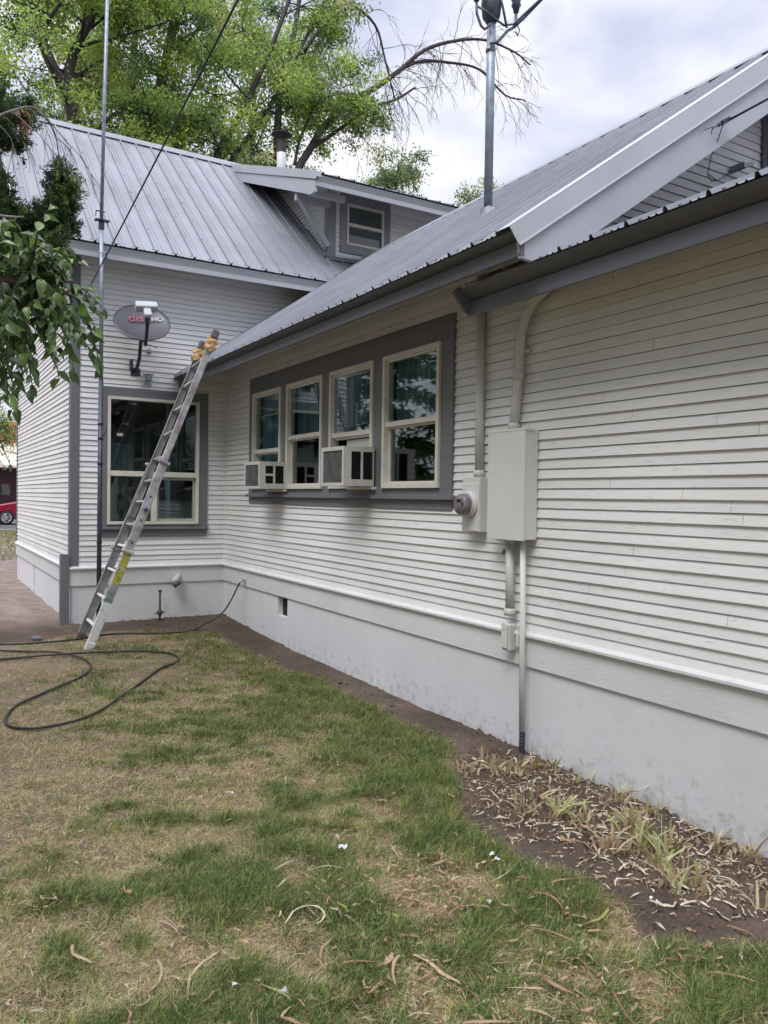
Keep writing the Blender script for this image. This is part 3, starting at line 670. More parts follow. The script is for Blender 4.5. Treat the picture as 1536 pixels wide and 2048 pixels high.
for k, (y0_, y1_) in enumerate(WY):
    mb = MB(); bars_yz(mb, -.052, .045, y0_+.002, y1_-.004, ZB+.002, ZT, .04)
    wn = mb.build('window', M['frame'], house, bevel=.002)
    mb = MB(); t_ = .03; r_ = RAIL[k]
    bars_yz(mb, -.028, -.004, y0_+.043, y1_-.045, r_-.005, ZT-.04, .018); mb.box(-.036, -.002, y0_+.041, y1_-.043, r_-.032, r_+.008)
    mb.build('upper_sash', M['frame'], wn)
    mb = MB(); mb.box(-.016, -.012, y0_+.06, y1_-.06, r_+.01, ZT-.055); mb.build('upper_pane', M['glass'], wn)
    lo_z = ZB+.042
    if k == 1:      # lower sash raised behind the upper one, cooler in the gap
        mb = MB(); mb.box(-.002, .022, y0_+.041, y1_-.043, r_-.055, r_-.03); bars_yz(mb, .0, .02, y0_+.045, y1_-.045, r_-.05, ZT-.06, .02); mb.build('lower_sash', M['frame'], wn)
        mb = MB(); mb.box(.015, .03, y0_+.10, y0_+.60, 2.05, 2.16); mb.build('filler_panel', M['blind'], wn)
    else:
        zc = lo_z if k != 3 else 1.99
        mb = MB(); bars_yz(mb, .002, .02, y0_+.043, y1_-.045, zc, r_-.03, .02); mb.build('lower_sash', M['frame'], wn)
        mb = MB(); mb.box(.008, .012, y0_+.06, y1_-.06, zc+.02, r_-.045); mb.build('lower_pane', M['glass'], wn)
    # inside: curtain folds
    cb = MB(); pts = []
    n_ = 34
    for j in range(n_+1):
        yy = y0_+.02 + (y1_-y0_-.04)*j/n_; pts.append((.085+.018*math.sin(j*1.9)+.01*math.sin(j*.7+k), yy))
    vs = []; fs = []
    for (xx, yy) in pts: vs += [(xx, yy, (2.30 if k != 3 else 2.0)), (xx, yy, 2.95)]
    for j in range(n_): fs.append((2*j, 2*j+1, 2*j+3, 2*j+2))
    cb.add(vs, fs); cb.build('curtain', M['curtain'], wn)
    if k in (0, 3):
        mb = MB(); mb.box(.05, .056, y0_+.07, y1_-.07, 2.575, 2.592)
        mb.build('blind_rail', M['blind'], wn)
# rear wall window
mb = MB(); x0, x1 = -1.615, -.252
mb.box(x0, x1, -.030, .03, 2.835, 2.952); mb.box(x0, -1.545, -.031, .03, 1.10, 2.835); mb.box(-.372, x1, -.031, .03, 1.10, 2.835); mb.box(-1.545, -.372, -.028, .03, 1.165, 1.222)
mb.box(x0-.02, x1+.012, -.06, .03, 1.160, 1.190); mb.box(x0+.01, x1-.01, -.028, 0, 1.065, 1.158)
mb.build('window_casing', M['trim'], house, bevel=.003)
mb = MB(); bars_xz(mb, -.045, .045, -1.543, -.374, 1.224, 2.833, .036); mb.box(-1.507, -.41, -.042, .03, 1.835, 1.90); mb.box(-.99, -.925, -.040, .03, 1.26, 1.835)
wn = mb.build('picture_window', M['frame'], house, bevel=.002)
mb = MB(); bars_xz(mb, .0, .022, -.925, -.41, 1.262, 1.832, .035); mb.build('sliding_sash', M['frame_green'], wn)
mb = MB(); mb.box(-1.507, -.41, -.012, -.008, 1.90, 2.797); mb.build('upper_pane', M['glass'], wn)
mb = MB(); mb.box(-1.507, -.99, -.012, -.008, 1.26, 1.835); mb.build('lower_left_pane', M['glass'], wn)
mb = MB(); mb.box(-.89, -.445, .008, .012, 1.297, 1.797); mb.build('lower_right_pane', M['glass'], wn)
mb = MB(); mb.box(-.72, -.66, .3, .32, 1.0, 2.9); mb.box(-1.35, -1.0, .9, .92, 1.9, 2.3); mb.build('curtain', M['curtain'], wn)
mb = MB()
for k in range(4): mb.box(-1.425+k*.019, -1.412+k*.019, -.0135, -.0125, 2.34, 2.375)
mb.build('number_sticker', M['frame'], wn)
# dormer window
mb = MB(); mb.box(1.80, 2.66, -.028+DY, .02+DY, 5.985, 6.12); mb.box(1.80, 1.905, -.030+DY, .02+DY, 5.30, 5.985); mb.box(2.545, 2.66, -.030+DY, .02+DY, 5.30, 5.985); mb.box(1.80, 2.66, -.034+DY, .02+DY, 5.25, 5.372)
mb.build('dormer_window_casing', M['trim_mid'], house, bevel=.003)
mb = MB(); bars_xz(mb, DY-.04, DY+.03, 1.907, 2.543, 5.374, 5.983, .032); mb.box(1.93, 2.52, DY-.038, DY+.02, 5.655, 5.70)
wn = mb.build('dormer_window', M['frame'], house, bevel=.002)
mb = MB(); mb.box(1.94, 2.51, DY-.01, DY-.006, 5.70, 5.95); mb.build('upper_pane', M['glass'], wn)
mb = MB(); mb.box(1.94, 2.51, DY+.002, DY+.006, 5.40, 5.655); mb.build('lower_pane', M['glass'], wn)
mb = MB(); mb.box(1.93, 2.52, DY+.05, DY+.055, 5.82, 5.87); mb.build('blind_rail', M['blind'], wn)
mb = MB(); mb.box(1.93, 2.52, DY+.3, DY+.32, 5.3, 6.0); mb.build('curtain', M['curtain'], wn)

# ------------------------------------------------------------------ window air conditioners
def cooler(y0, y1, z0, z1, dep, label, kind):
    t = thing('air_conditioner', (-dep/2, (y0+y1)/2, z0), label, 'air conditioner', 'window air conditioners')
    mb = MB()
    xo, xi = -dep, -.055
    fr = .035
    # shell: top, bottom, far side, near side with louvred openings
    mb.box(xo, xi, y0, y1, z1-.012, z1); mb.box(xo, xi, y0, y1, z0, z0+.012); mb.box(xo, xi, y1-.012, y1, z0+.0125, z1-.0125)
    H = z1-z0; D = xi-xo
    if kind == 'two': op = [(.22, .55, .14, .90), (.62, .97, .14, .90)]
    else: op = [(.20, .52, .16, .47), (.20, .52, .56, .87), (.60, .95, .16, .88)]
    ys0, ys1 = y0, y0+.012
    cuts_x = sorted({0, 1} | {o[0] for o in op} | {o[1] for o in op}); cuts_z = sorted({0, 1} | {o[2] for o in op} | {o[3] for o in op})
    for i in range(len(cuts_x)-1):
        for j in range(len(cuts_z)-1):
            cx, cz = (cuts_x[i]+cuts_x[i+1])/2, (cuts_z[j]+cuts_z[j+1])/2
            if any(o[0] < cx < o[1] and o[2] < cz < o[3] for o in op): continue
            mb.box(xo+D*cuts_x[i], xo+D*cuts_x[i+1], ys0, ys1, z0+.0125+(H-.025)*cuts_z[j], z0+.0125+(H-.025)*cuts_z[j+1])
    # rim round the coil face
    mb.box(xo-.012, xo-.001, y0, y0+fr, z0, z1); mb.box(xo-.012, xo-.001, y1-fr, y1, z0, z1); mb.box(xo-.012, xo-.001, y0+fr, y1-fr, z1-fr, z1); mb.box(xo-.012, xo-.001, y0+fr, y1-fr, z0, z0+fr*.8)
    mb.box(xo-.014, xo-.012, (y0+y1)/2-.05, (y0+y1)/2+.02, z1-.022, z1-.014)
    mb.build('case', M['ac'], t)
    mb = MB(); mb.box(xo+.004, xo+.01, y0+.013, y1-.013, z0+.013, z1-.013)
    n = 46
    for k in range(n):
        yy = y0+fr+(y1-y0-2*fr)*(k+.5)/n; mb.box(xo-.006, xo+.003, yy-.0012, yy+.0012, z0+fr*.8, z1-fr)
    mb.build('coil_grille', M['ac_grille'], t)
    mb = MB(); mb.box(xo+.02, xi-.01, y0+.03, y0+.035, z0+.014, z1-.014)
    for (a_, b_, c_, d_) in op:
        nl = int((d_-c_)*H/.014)
        for q_ in range(nl):
            zz = z0+H*c_+q_*.014; mb.box(xo+D*a_, xo+D*b_, y0+.006, y0+.014, zz, zz+.004)
    mb.build('side_louvre', M['dark'], t)
    mb = MB(); mb.box(xi-.02, .03, y0-.01, y1+.03, z0-.028, z0-.004); mb.build('mounting_rail', M['frame'], t)
    return t
cooler(-4.12, -3.67, 1.708, 2.06, .352, 'larger beige window air conditioner under the raised sash, with two tall side vents', 'two')
cooler(-2.13, -1.66, 1.69, 1.99, .345, 'smaller air conditioner in the window nearest the house corner, three side vents', 'three')

# ------------------------------------------------------------------ electric boxes and conduits
t = thing('electrical_panel', (-.07, -6.07, 1.335), 'tall painted off-white electrical box on the siding beside the meter', 'electrical box')
mb = MB(); mb.box(-.128, -.018, -6.262, -5.885, 1.335, 2.075); mb.build('case', M['box'], t, bevel=.004)
mb = MB(); mb.box(-.142, -.129, -6.268, -5.878, 1.328, 2.066); mb.box(-.142, -.06, -6.272, -5.874, 2.0665, 2.085); mb.build('door', M['box'], t, bevel=.003)
mb = MB(); mb.box(-.146, -.1, -6.16, -5.99, 1.322, 1.3275); mb.build('latch', M['trim'], t)
t = thing('electric_meter', (-.05, -5.62, 1.36), 'round glass electric meter on its painted socket box, left of the tall box', 'electric meter')
mb = MB(); mb.box(-.095, -.018, -5.735, -5.52, 1.365, 1.765); mb.box(-.10, -.0955, -5.73, -5.525, 1.37, 1.72); mb.build('socket_box', M['box'], t, bevel=.004)
mb = MB(); mb.lathe([(.0,.0),(.098,.0),(.098,.018),(.088,.022),(.088,.038),(.0,.038)], (-.101, -5.62, 1.565), (-1,0,0), 32); mb.build('ring', M['box'], t, smooth=False)
mb = MB(); mb.lathe([(.078,.038),(.078,.085),(.070,.098),(.0,.104)], (-.101, -5.62, 1.565), (-1,0,0), 32); gl_ = mb.build('meter_cover', M['meter_glass'], t, smooth=True)
mb = MB(); mb.box(-.2065, -.203, -5.65, -5.60, 1.580, 1.604); mb.build('display', M['dark'], t)
mb = MB(); mb.box(-.2065, -.2, -5.675, -5.66, 1.56, 1.58); mb.build('port', M['dark'], t)
mb = MB(); mb.tube([(-.045,-5.655,1.766),(-.045,-5.650,2.3),(-.045,-5.645,3.25)], .033, 16); mb.lathe([(.033,0),(.042,.0),(.042,.04),(.033,.05)], (-.045,-5.655,1.768), (0,0,1), 18)
tag(mb.build('conduit', M['conduit'], None, (-.045,-5.655,1.77), True), 'thick straight painted conduit rising from the meter to the eave', 'conduit', 'conduits on the wing wall')
t = thing('conduit', (-.05,-6.06,2.09), 'painted conduit rising from the tall box and bending towards the eave', 'conduit', 'conduits on the wing wall')
pth = [(-.052,-6.045,2.086),(-.052,-6.07,2.3),(-.052,-6.09,2.5),(-.052,-6.10,2.66),(-.055,-6.115,2.75),(-.06,-6.15,2.83),(-.065,-6.21,2.90),(-.075,-6.29,2.96),(-.085,-6.40,3.01),(-.09,-6.50,3.05)]
mb = MB(); mb.tube(pth, .034, 16); mb.lathe([(.034,0),(.043,0),(.043,.035),(.036,.05)], (-.052,-6.047,2.087), (0,0,1), 18); mb.lathe([(.034,0),(.041,.0),(.043,.03),(.041,.035),(.043,.065),(.034,.07)], (-.052,-6.085,2.43), (0,0,1), 18)
mb.build('pipe', M['conduit'], t, smooth=True)
mb = MB(); mb.obox((-.085,-6.33,2.985), (0,-.11,.048), (.045,0,0), (0,.014,.035)); mb.build('cover_plate', M['conduit'], t, bevel=.01)
mb = MB(); mb.tube([(-.052,-6.065,2.62),(-.02,-6.17,2.625)], .012, 8); mb.build('strap', M['conduit'], t)
t = thing('conduit', (-.05,-6.02,.6), 'painted conduit dropping from the tall box into a small junction box', 'conduit', 'conduits on the wing wall')
mb = MB(); mb.tube([(-.058,-6.035,1.334),(-.058,-6.045,.80)], .031, 16); mb.lathe([(.031,0),(.04,0),(.043,.02),(.04,.045),(.033,.05)], (-.058,-6.045,.80), (0,0,1), 18); mb.lathe([(.031,0),(.037,0),(.037,-.02),(.031,-.03)], (-.058,-6.035,1.33), (0,0,1), 18)
mb.build('pipe', M['conduit'], t, smooth=True)
mb = MB(); mb.box(-.095, -.025, -6.085, -6.005, .555, .745); mb.build('junction_box', M['conduit'], t, bevel=.012)
mb = MB(); mb.tube([(-.097,-6.045,.725),(-.11,-6.045,.725)], .03, 14); mb.box(-.108, -.098, -6.075, -6.015, .575, .72); mb.build('box_cover', M['box'], t, bevel=.004)
mb = MB(); mb.box(-.055, -.025, -6.135, -6.105, .59, .69); mb.tube([(-.04,-6.12,.68),(-.04,-6.12,.74)], .012, 8); mb.build('strap', M['box'], t, bevel=.008)
t = thing('conduit', (-.07,-6.2,-.1), 'thin painted conduit running from the tall box down into the soil', 'conduit', 'conduits on the wing wall')
mb = MB(); mb.tube([(-.07,-6.185,1.334),(-.068,-6.195,.6),(-.066,-6.205,.03)], .021, 14); mb.build('pipe', M['box'], t, smooth=True)
mb = MB(); mb.tube([(-.066,-6.205,.03),(-.066,-6.205,-.2)], .0195, 12)
for k in range(4): mb.lathe([(.0195,0),(.023,.004),(.0195,.012)], (-.066,-6.205,.0-.022*k), (0,0,1), 12)
mb.build('bare_pipe_end', M['galv_dark'], t)
mb = MB(); mb.tube([(-.02,-5.93,1.24),(-.03,-5.93,1.24)], .014, 8); mb.tube([(-.028,-5.935,1.25),(-.04,-5.93,1.225),(-.03,-5.92,1.215),(-.03,-5.95,1.22)], .005, 6)
tag(mb.build('cable_clamp', M['galv'], None, (-.03,-5.93,1.24)), 'tiny twisted metal clamp on the siding below the tall electrical box', 'clamp')

# ------------------------------------------------------------------ service mast through the wing roof
mzx, mzy = .490, -5.02
t = thing('service_mast', (mzx, mzy, 3.98), 'galvanised service mast pipe rising through the wing roof with cables at its head', 'service mast')
mb = MB(); mb.tube([(mzx,mzy,3.85),(mzx+.002,mzy,5.0),(mzx+.004,mzy,5.74)], .036, 20); mb.lathe([(.036,0),(.042,.0),(.042,.03),(.036,.03)], (mzx,mzy,5.33), (0,0,1), 20)
mb.build('pipe', M['galv'], t, smooth=True)
mb = MB(); mb.lathe([(.11,.0),(.07,.025),(.05,.05),(.037,.065)], (mzx,mzy,3.985), (-.55,0,.8), 20); mb.build('roof_boot', M['metal_roof'], t, smooth=True)
mb = MB(); mb.lathe([(.038,-.16),(.075,-.10),(.085,.0),(.075,.10),(.04,.17),(.0,.18)], (mzx,mzy,5.72), (0,0,1), 18); mb.build('weatherhead', M['galv_dark'], t, smooth=True)
for dx, dz in ((-.155, 5.79), (.265, 5.83)):
    mb = MB(); mb.lathe([(.0,-.10),(.022,-.09),(.03,-.05),(.042,-.03),(.032,.0),(.045,.02),(.034,.05),(.045,.08),(.03,.12),(.0,.13)], (mzx+dx,mzy,dz), (0,0,1), 14)
    mb.build('insulator', M['insul'], t, smooth=True)
mb = MB()
for dy in (-.05, .05):
    pass
mb.tube([(mzx-.155,mzy,5.70),(mzx-.15,mzy,5.60),(mzx-.12,mzy-.02,5.50),(mzx-.09,mzy-.03,5.475),(mzx-.04,mzy-.04,5.52)], .011, 8)
mb.tube([(mzx-.15,mzy,5.66),(mzx-.09,mzy-.05,5.61),(mzx,mzy-.06,5.57),(mzx+.10,mzy-.05,5.555),(mzx+.2,mzy-.05,5.60),(mzx+.3,mzy-.2,5.72),(mzx+.5,mzy-.5,5.95)], .009, 8)
mb.tube([(mzx+.265,mzy,5.74),(mzx+.262,mzy,5.66),(mzx+.235,mzy-.03,5.61),(mzx+.18,mzy-.05,5.555),(mzx+.13,mzy-.06,5.52),(mzx+.08,mzy-.06,5.46),(mzx+.02,mzy-.06,5.39),(mzx-.04,mzy-.045,5.365)], .013, 8)
mb.tube([(mzx+.20,mzy-.05,5.57),(mzx+.26,mzy-.12,5.64),(mzx+.34,mzy-.22,5.75),(mzx+.5,mzy-.4,5.93)], .012, 8)
mb.tube([(mzx+.02,mzy-.08,5.80),(mzx+.06,mzy-.085,5.65),(mzx+.11,mzy-.07,5.53)], .010, 8)
mb.tube([(mzx+.26,mzy,5.67),(mzx+.29,mzy-.02,5.59),(mzx+.26,mzy-.03,5.53),(mzx+.235,mzy-.03,5.56)], .006, 6)
mb.build('drip_loop', M['cable_blue'], t, smooth=True)
def cable(name, pts, r, m, label, cat='cable', group=None):
    mb = MB(); mb.tube(pts, r, 8); o = mb.build(name, m, None, pts[0], True); tag(o, label, cat, group); return o
def sag(a, b, s_, n=16):
    a, b = Vector(a), Vector(b); return [tuple(a.lerp(b, i/n) - Vector((0,0,s_*4*(i/n)*(1-i/n)))) for i in range(n+1)]
cable('power_line', sag((mzx+.5,mzy-.4,5.93), (6, -30, 9.5), .5), .013, M['cable_blue'], 'blue grey power line leaving the service mast towards the upper right')
cable('telephone_cable', sag((-1.853,-.035,3.978), (-2.06,-7.2,4.62), .03), .0075, M['cable'], 'black cable crossing in front of the rear roof down to the house corner')
cable('telephone_cable', sag((-2.06,-7.2,4.62), (-2.4,-20,6.5), .2), .0075, M['cable'], 'black overhead cable crossing in front of the rear roof down to the house corner')
bpy.data.objects.remove(bpy.data.objects['telephone_cable.001'])
# cable anchored on the barge board
t = thing('anchored_cable', (1.11,-6.83,4.19), 'black cable clamped to the light grey barge board, with a thin loop hanging', 'cable')
mb = MB(); mb.tube([(1.10,-6.83,4.19),(1.40,-7.2,4.40),(1.95,-7.8,4.83),(3.2,-9.5,5.9),(8,-16,9.5)], .008, 8); mb.build('line', M['cable'], t, smooth=True)
mb = MB(); mb.tube([(1.02,-6.83,4.145),(1.15,-6.83,4.225)], .012, 8); mb.obox((1.08,-6.84,4.185), (.035,0,.022), (0,.008,0), (-.008,0,.013)); mb.tube([(.88,-6.825,4.08),(.96,-6.83,4.12),(.95,-6.83,4.07)], .004, 6); mb.tube([(.96,-6.83,4.11),(1.0,-6.83,4.135),(1.03,-6.83,4.15)], .006, 6); mb.build('clamp', M['galv_dark'], t)
mb = MB(); mb.tube([(1.06,-6.84,4.17),(1.065,-6.80,4.08),(1.12,-6.7,4.0),(1.22,-6.6,3.94),(1.33,-6.55,3.93),(1.45,-6.5,3.98),(1.46,-6.43,4.05)], .0035, 6); mb.tube([(1.33,-6.55,3.93),(1.50,-6.5,4.0),(1.71,-6.45,4.13)], .0035, 6); mb.build('loop', M['cable'], t, smooth=True)
mb = MB(); mb.bar((1.72,-6.42,4.14),(1.74,-6.53,4.15),.03,.045); mb.bar((1.73,-6.50,4.14),(1.83,-6.53,4.18),.03,.03); mb.bar((1.72,-6.43,4.24),(1.72,-6.43,4.12),.02,.04)
tag(mb.build('wire_bracket', M['galv'], None, (1.72,-6.42,4.14)), 'small metal wire bracket on the white gable siding above the low roof', 'bracket')

# ------------------------------------------------------------------ tall antenna pole
t = thing('antenna_pole', (-1.735,-.54,0), 'tall thin steel pole standing by the rear wall and clamped at its eave', 'pole')
PX, PY = -1.728, -.545
mb = MB(); mb.tube([(PX-.005,PY,-.05),(PX-.004,PY,1.2),(PX,PY,2.95)], .027, 14); mb.build('lower_pipe', M['galv_dark'], t, smooth=True)
mb = MB(); mb.tube([(PX,PY,2.95),(PX-.004,PY,4.0),(PX-.010,PY,4.83)], .024, 14); mb.build('middle_pipe', M['galv'], t, smooth=True)
mb = MB(); mb.tube([(PX-.010,PY,4.83),(PX+.012,PY,6.2),(PX+.055,PY,8.4)], .0205, 14); mb.build('upper_pipe', M['galv'], t, smooth=True)
mb = MB(); mb.lathe([(.024,0),(.034,.0),(.034,.07),(.024,.09)], (PX-.009,PY,4.72), (0,0,1), 14); mb.box(PX-.085, PX+.075, PY-.05, PY+.05, 4.815, 4.822); mb.tube([(PX-.07,PY,4.93),(PX-.075,PY,4.86)], .005, 6); mb.tube([(PX-.07,PY,4.925),(PX+.03,PY,4.925)], .008, 6); mb.tube([(PX+.06,PY,4.82),(PX+.065,PY,4.76)], .005, 6); mb.build('clamp', M['galv_dark'], t)
mb = MB(); mb.tube([(PX-.03,PY-.01,4.44),(PX+.03,PY-.03,4.44),(PX+.06,PY+.06,4.42),(PX+.09,E2Y+.03,4.42)], .010, 8); mb.build('eave_bracket', M['galv'], t)
for z_ in (1.02, 1.95, 2.25, 2.42, .62):
    mb = MB(); mb.lathe([(.027,0),(.033,.0),(.033,.02),(.027,.02)], (PX-.002,PY,z_), (0,0,1), 14); mb.build('band', M['black_plastic'], t)
mb = MB(); mb.tube([(PX+.02,PY,2.28),(PX+.055,PY-.01,2.33),(PX+.065,PY-.01,2.38)], .006, 6); mb.build('hook', M['galv_dark'], t)

# ------------------------------------------------------------------ satellite dish
t = thing('satellite_dish', (-1.21,-.02,3.16), 'dark grey oval satellite dish on a curved arm fixed to the rear wall', 'satellite dish')
dc = Vector((-1.245,-.50,3.70)); dn = Vector((-.12,-.79,.60)).normalized(); du = Vector((1,0,0)); du = (du - dn*du.dot(dn)).normalized(); dv = dn.cross(du)*-1
if dv.z < 0: dv = -dv
vs = []; fs = []; NR, NS = 9, 44
for side in (0, 1):
    for i in range(NR+1):
        r_ = i/NR
        for k in range(NS):
            a_ = 2*math.pi*k/NS
            vs.append(dc + du*(.335*r_*math.cos(a_)) + dv*(.315*r_*math.sin(a_)) + dn*(.062*(r_*r_-1) - side*.012))
    b_ = side*(NR+1)*NS
    for i in range(NR):
        for k in range(NS):
            q = b_+i*NS+k; q2 = b_+i*NS+(k+1) % NS; f_ = (q, q2, q2+NS, q+NS); fs.append(f_ if side == 0 else f_[::-1])
b_ = NR*NS
for k in range(NS): fs.append((b_+k, b_+(k+1) % NS, b_+(NR+1)*NS+(k+1) % NS, b_+(NR+1)*NS+k))
mb = MB(); mb.add(vs, fs); mb.build('reflector', M['dish'], t, smooth=True)
mb = MB(); foot = Vector((-1.205,-.02,3.17)); 
mb.tube([foot, foot+Vector((-.005,-.13,.05)), foot+Vector((-.01,-.24,.14)), foot+Vector((-.02,-.33,.30)), dc - dn*.10 - dv*.08], .022, 12); mb.obox(foot+Vector((0,.006,-.01)), (.06,0,0), (0,.005,0), (0,0,.05)); mb.obox(foot+Vector((-.07,-.06,.07)), (.012,0,0), (0,.05,0), (0,0,.055)); mb.build('mount_arm', M['galv_dark'], t, smooth=False)
mb = MB(); mb.obox(dc - dn*.095, du*.07, dv*.09, dn*.03); mb.build('back_bracket', M['black_plastic'], t, bevel=.01)
la = dc - dv*.315*.95 - dn*.02; lb = dc + dn*.36 - dv*.225
mb = MB(); mid = la + dn*.10 - dv*.03
mb.tube([dc - dv*.2 - dn*.10, la - dn*.05 - dv*.02, la + dn*.05 - dv*.02, mid + dn*.10 + dv*.02, lb - dn*.04 - dv*.03], [.020,.020,.019,.020,.034], 8); mb.build('feed_arm', M['black_plastic'], t, smooth=True)
mb = MB(); mb.obox(lb - dv*.01, du*.045, dv*.075, dn*.03); mb.obox(lb + dv*.085, du*.128, dv*.05, dn*.05)
mb.build('feed_horn', M['lnb'], t, bevel=.02)
mb = MB(); 
mb.tube([la - dn*.05, la - dv*.09 + du*.06, la - dv*.10 + du*.12 - dn*.03, la - dv*.02 + du*.13 - dn*.08], .004, 6); mb.build('coax_loop', M['cable'], t, smooth=True)
def text(s_, size, pos, ux, uy, un, m, parent, name, bold=0.0):
    cu = bpy.data.curves.new(name, 'FONT'); cu.body = s_; cu.size = size; cu.extrude = .0006; cu.align_x = 'LEFT'; cu.offset = bold
    tmp = bpy.data.objects.new('tmp', cu); COL.objects.link(tmp); bpy.context.view_layer.update()
    me = bpy.data.meshes.new_from_object(tmp.evaluated_get(bpy.context.evaluated_depsgraph_get())); me.name = name
    bpy.data.objects.remove(tmp)
    mt = Matrix((ux, uy, un)).transposed().to_4x4(); mt.translation = Vector(pos) - Vector(parent['_o'])
    me.transform(mt); me.materials.clear(); me.materials.append(m)
    o = bpy.data.objects.new(name, me); COL.objects.link(o); o.parent = parent; o['_o'] = list(parent['_o']); return o
def on_dish(u_, v_):
    r2 = (u_/.335)**2 + (v_/.315)**2; return dc + du*u_ + dv*v_ + dn*(.062*(r2-1)+.006)
text('dish', .165, on_dish(-.15, .05) + dn*.012, du, dv, dn, M['red_ink'], t, 'red_lettering', .0015)
text('HD', .10, on_dish(.118, .045) + dn*.032, du, dv, dn, M['white_ink'], t, 'white_lettering', .001)
mb = MB(); mb.box(-1.115, -.985, -.055, -.018, 3.135, 3.15); mb.box(-1.075, -1.02, -.05, -.018, 3.03, 3.15); mb.box(-1.095, -1.10+.1, -.06, -.018, 3.015, 3.03); mb.box(-1.085, -1.01, -.075, -.05, 3.06, 3.12)
tag(mb.build('empty_bracket', M['galv'], None, (-1.05,-.02,3.02), bevel=.004), 'empty grey metal mounting bracket directly above the big rear window', 'bracket')
mb = MB(); mb.lathe([(.0,.0),(.03,.0),(.03,.03),(.015,.045),(.0,.045)], (-1.04,-.018,3.44), (0,-1,0), 12)
tag(mb.build('cable_entry', M['lnb'], None, (-1.04,-.02,3.44)), 'small round white cable entry on the siding beneath the satellite dish', 'cable entry')

# ------------------------------------------------------------------ pipes at the foundation
t = thing('vent_elbow', (-.68,-.02,.5), 'white plastic elbow pipe poking out of the rear skirt board', 'pipe')
mb = MB(); mb.tube([(-.64,.0,.545),(-.645,-.07,.54),(-.66,-.10,.53),(-.70,-.115,.50),(-.705,-.115,.46)], [.04,.04,.042,.045,.045], 14); mb.build('elbow', M['white_pvc'], t, smooth=True)
mb = MB(); mb.tube([(-.700,-.115,.470),(-.665,-.13,.425)], [.046,.05], 14); mb.build('cuff', M['rust'], t, smooth=True)
t = thing('standpipe', (-.895,-.12,0), 'short rusty standpipe with a valve in front of the rear foundation', 'pipe')
mb = MB(); mb.tube([(-.895,-.12,-.1),(-.895,-.12,.385)], .014, 12); mb.lathe([(.014,0),(.021,.0),(.021,.03),(.014,.03)], (-.895,-.12,.355), (0,0,1), 12); mb.build('pipe', M['rust'], t, smooth=True)
mb = MB(); mb.lathe([(.014,-.04),(.03,-.025),(.036,0),(.03,.025),(.014,.04)], (-.895,-.12,.09), (0,0,1), 12); mb.tube([(-.955,-.12,.085),(-.835,-.12,.095)], .009, 8); mb.build('valve', M['rust'], t, smooth=True)
t = thing('garden_hose', (-.06,-.84,.53), 'black hose hanging from the wall tap and running along the lawn edge', 'hose', 'black hoses on the lawn')
mb = MB(); mb.tube([(-.01,-.86,.545),(-.085,-.88,.545),(-.105,-.885,.515)], .014, 10); mb.tube([(-.07,-.83,.56),(-.07,-.93,.555)], .008, 8); mb.tube([(-.06,-.84,.55),(-.06,-.83,.575)], .02, 8); mb.build('tap', M['white_pvc'], t, smooth=True)
gnd = lambda x, y, h=.012: (x, y, float(gz(x, y))+h)
def smooth_path(pts, n=6):
    P_ = [Vector(p) for p in pts]; out_ = []
    for i in range(len(P_)-1):
        a_, b_, c_, d_ = P_[max(i-1,0)], P_[i], P_[i+1], P_[min(i+2, len(P_)-1)]
        for k in range(n):
            s_ = k/n; out_.append(.5*((2*b_)+(-a_+c_)*s_+(2*a_-5*b_+4*c_-d_)*s_*s_+(-a_+3*b_-3*c_+d_)*s_**3))
    return out_ + [P_[-1]]
HA = [[-0.702,-0.882],[-1.051,-0.934],[-1.684,-0.811],[-2.063,-0.947],[-2.525,-0.928],[-2.816,-0.865],[-3.102,-0.83],[-4.2,-.7]]
pts = [(-.105,-.885,.52),(-.16,-.89,.42),(-.22,-.90,.31),(-.31,-.90,.18),(-.42,-.89,.09),(-.55,-.88,.035)] + [gnd(*p) for p in HA]
mb = MB(); mb.tube(smooth_path(pts), .010, 8); mb.build('hose_line', M['hose'], t, smooth=True)
HB = [[-4.0,-1.0],[-3.116,-1.097],[-2.847,-1.232],[-2.582,-1.416],[-2.348,-1.639],[-2.145,-1.874],[-2.141,-2.298],[-2.277,-2.627],[-2.616,-3.055],[-2.909,-3.428],[-3.022,-3.754],[-3.015,-3.97],[-2.927,-4.083],[-2.815,-4.127],[-2.583,-4.077],[-2.367,-3.888],[-2.142,-3.555],[-1.874,-3.125],[-1.574,-2.671],[-1.408,-2.516],[-1.288,-2.327],[-1.271,-2.03],[-1.447,-1.796],[-1.864,-1.696],[-2.361,-1.731],[-2.881,-1.625],[-3.143,-1.58],[-4.1,-1.6]]
pts = smooth_path([gnd(p[0], p[1], .018 + (.02 if i in (4, 24) else 0)) for i, p in enumerate(HB)])
mb = MB(); mb.tube(pts, .0105, 8); tag(mb.build('garden_hose', M['hose'], None, pts[0], True), 'black hose lying in a wide loop on the dry grass below the ladder', 'hose', 'black hoses on the lawn')

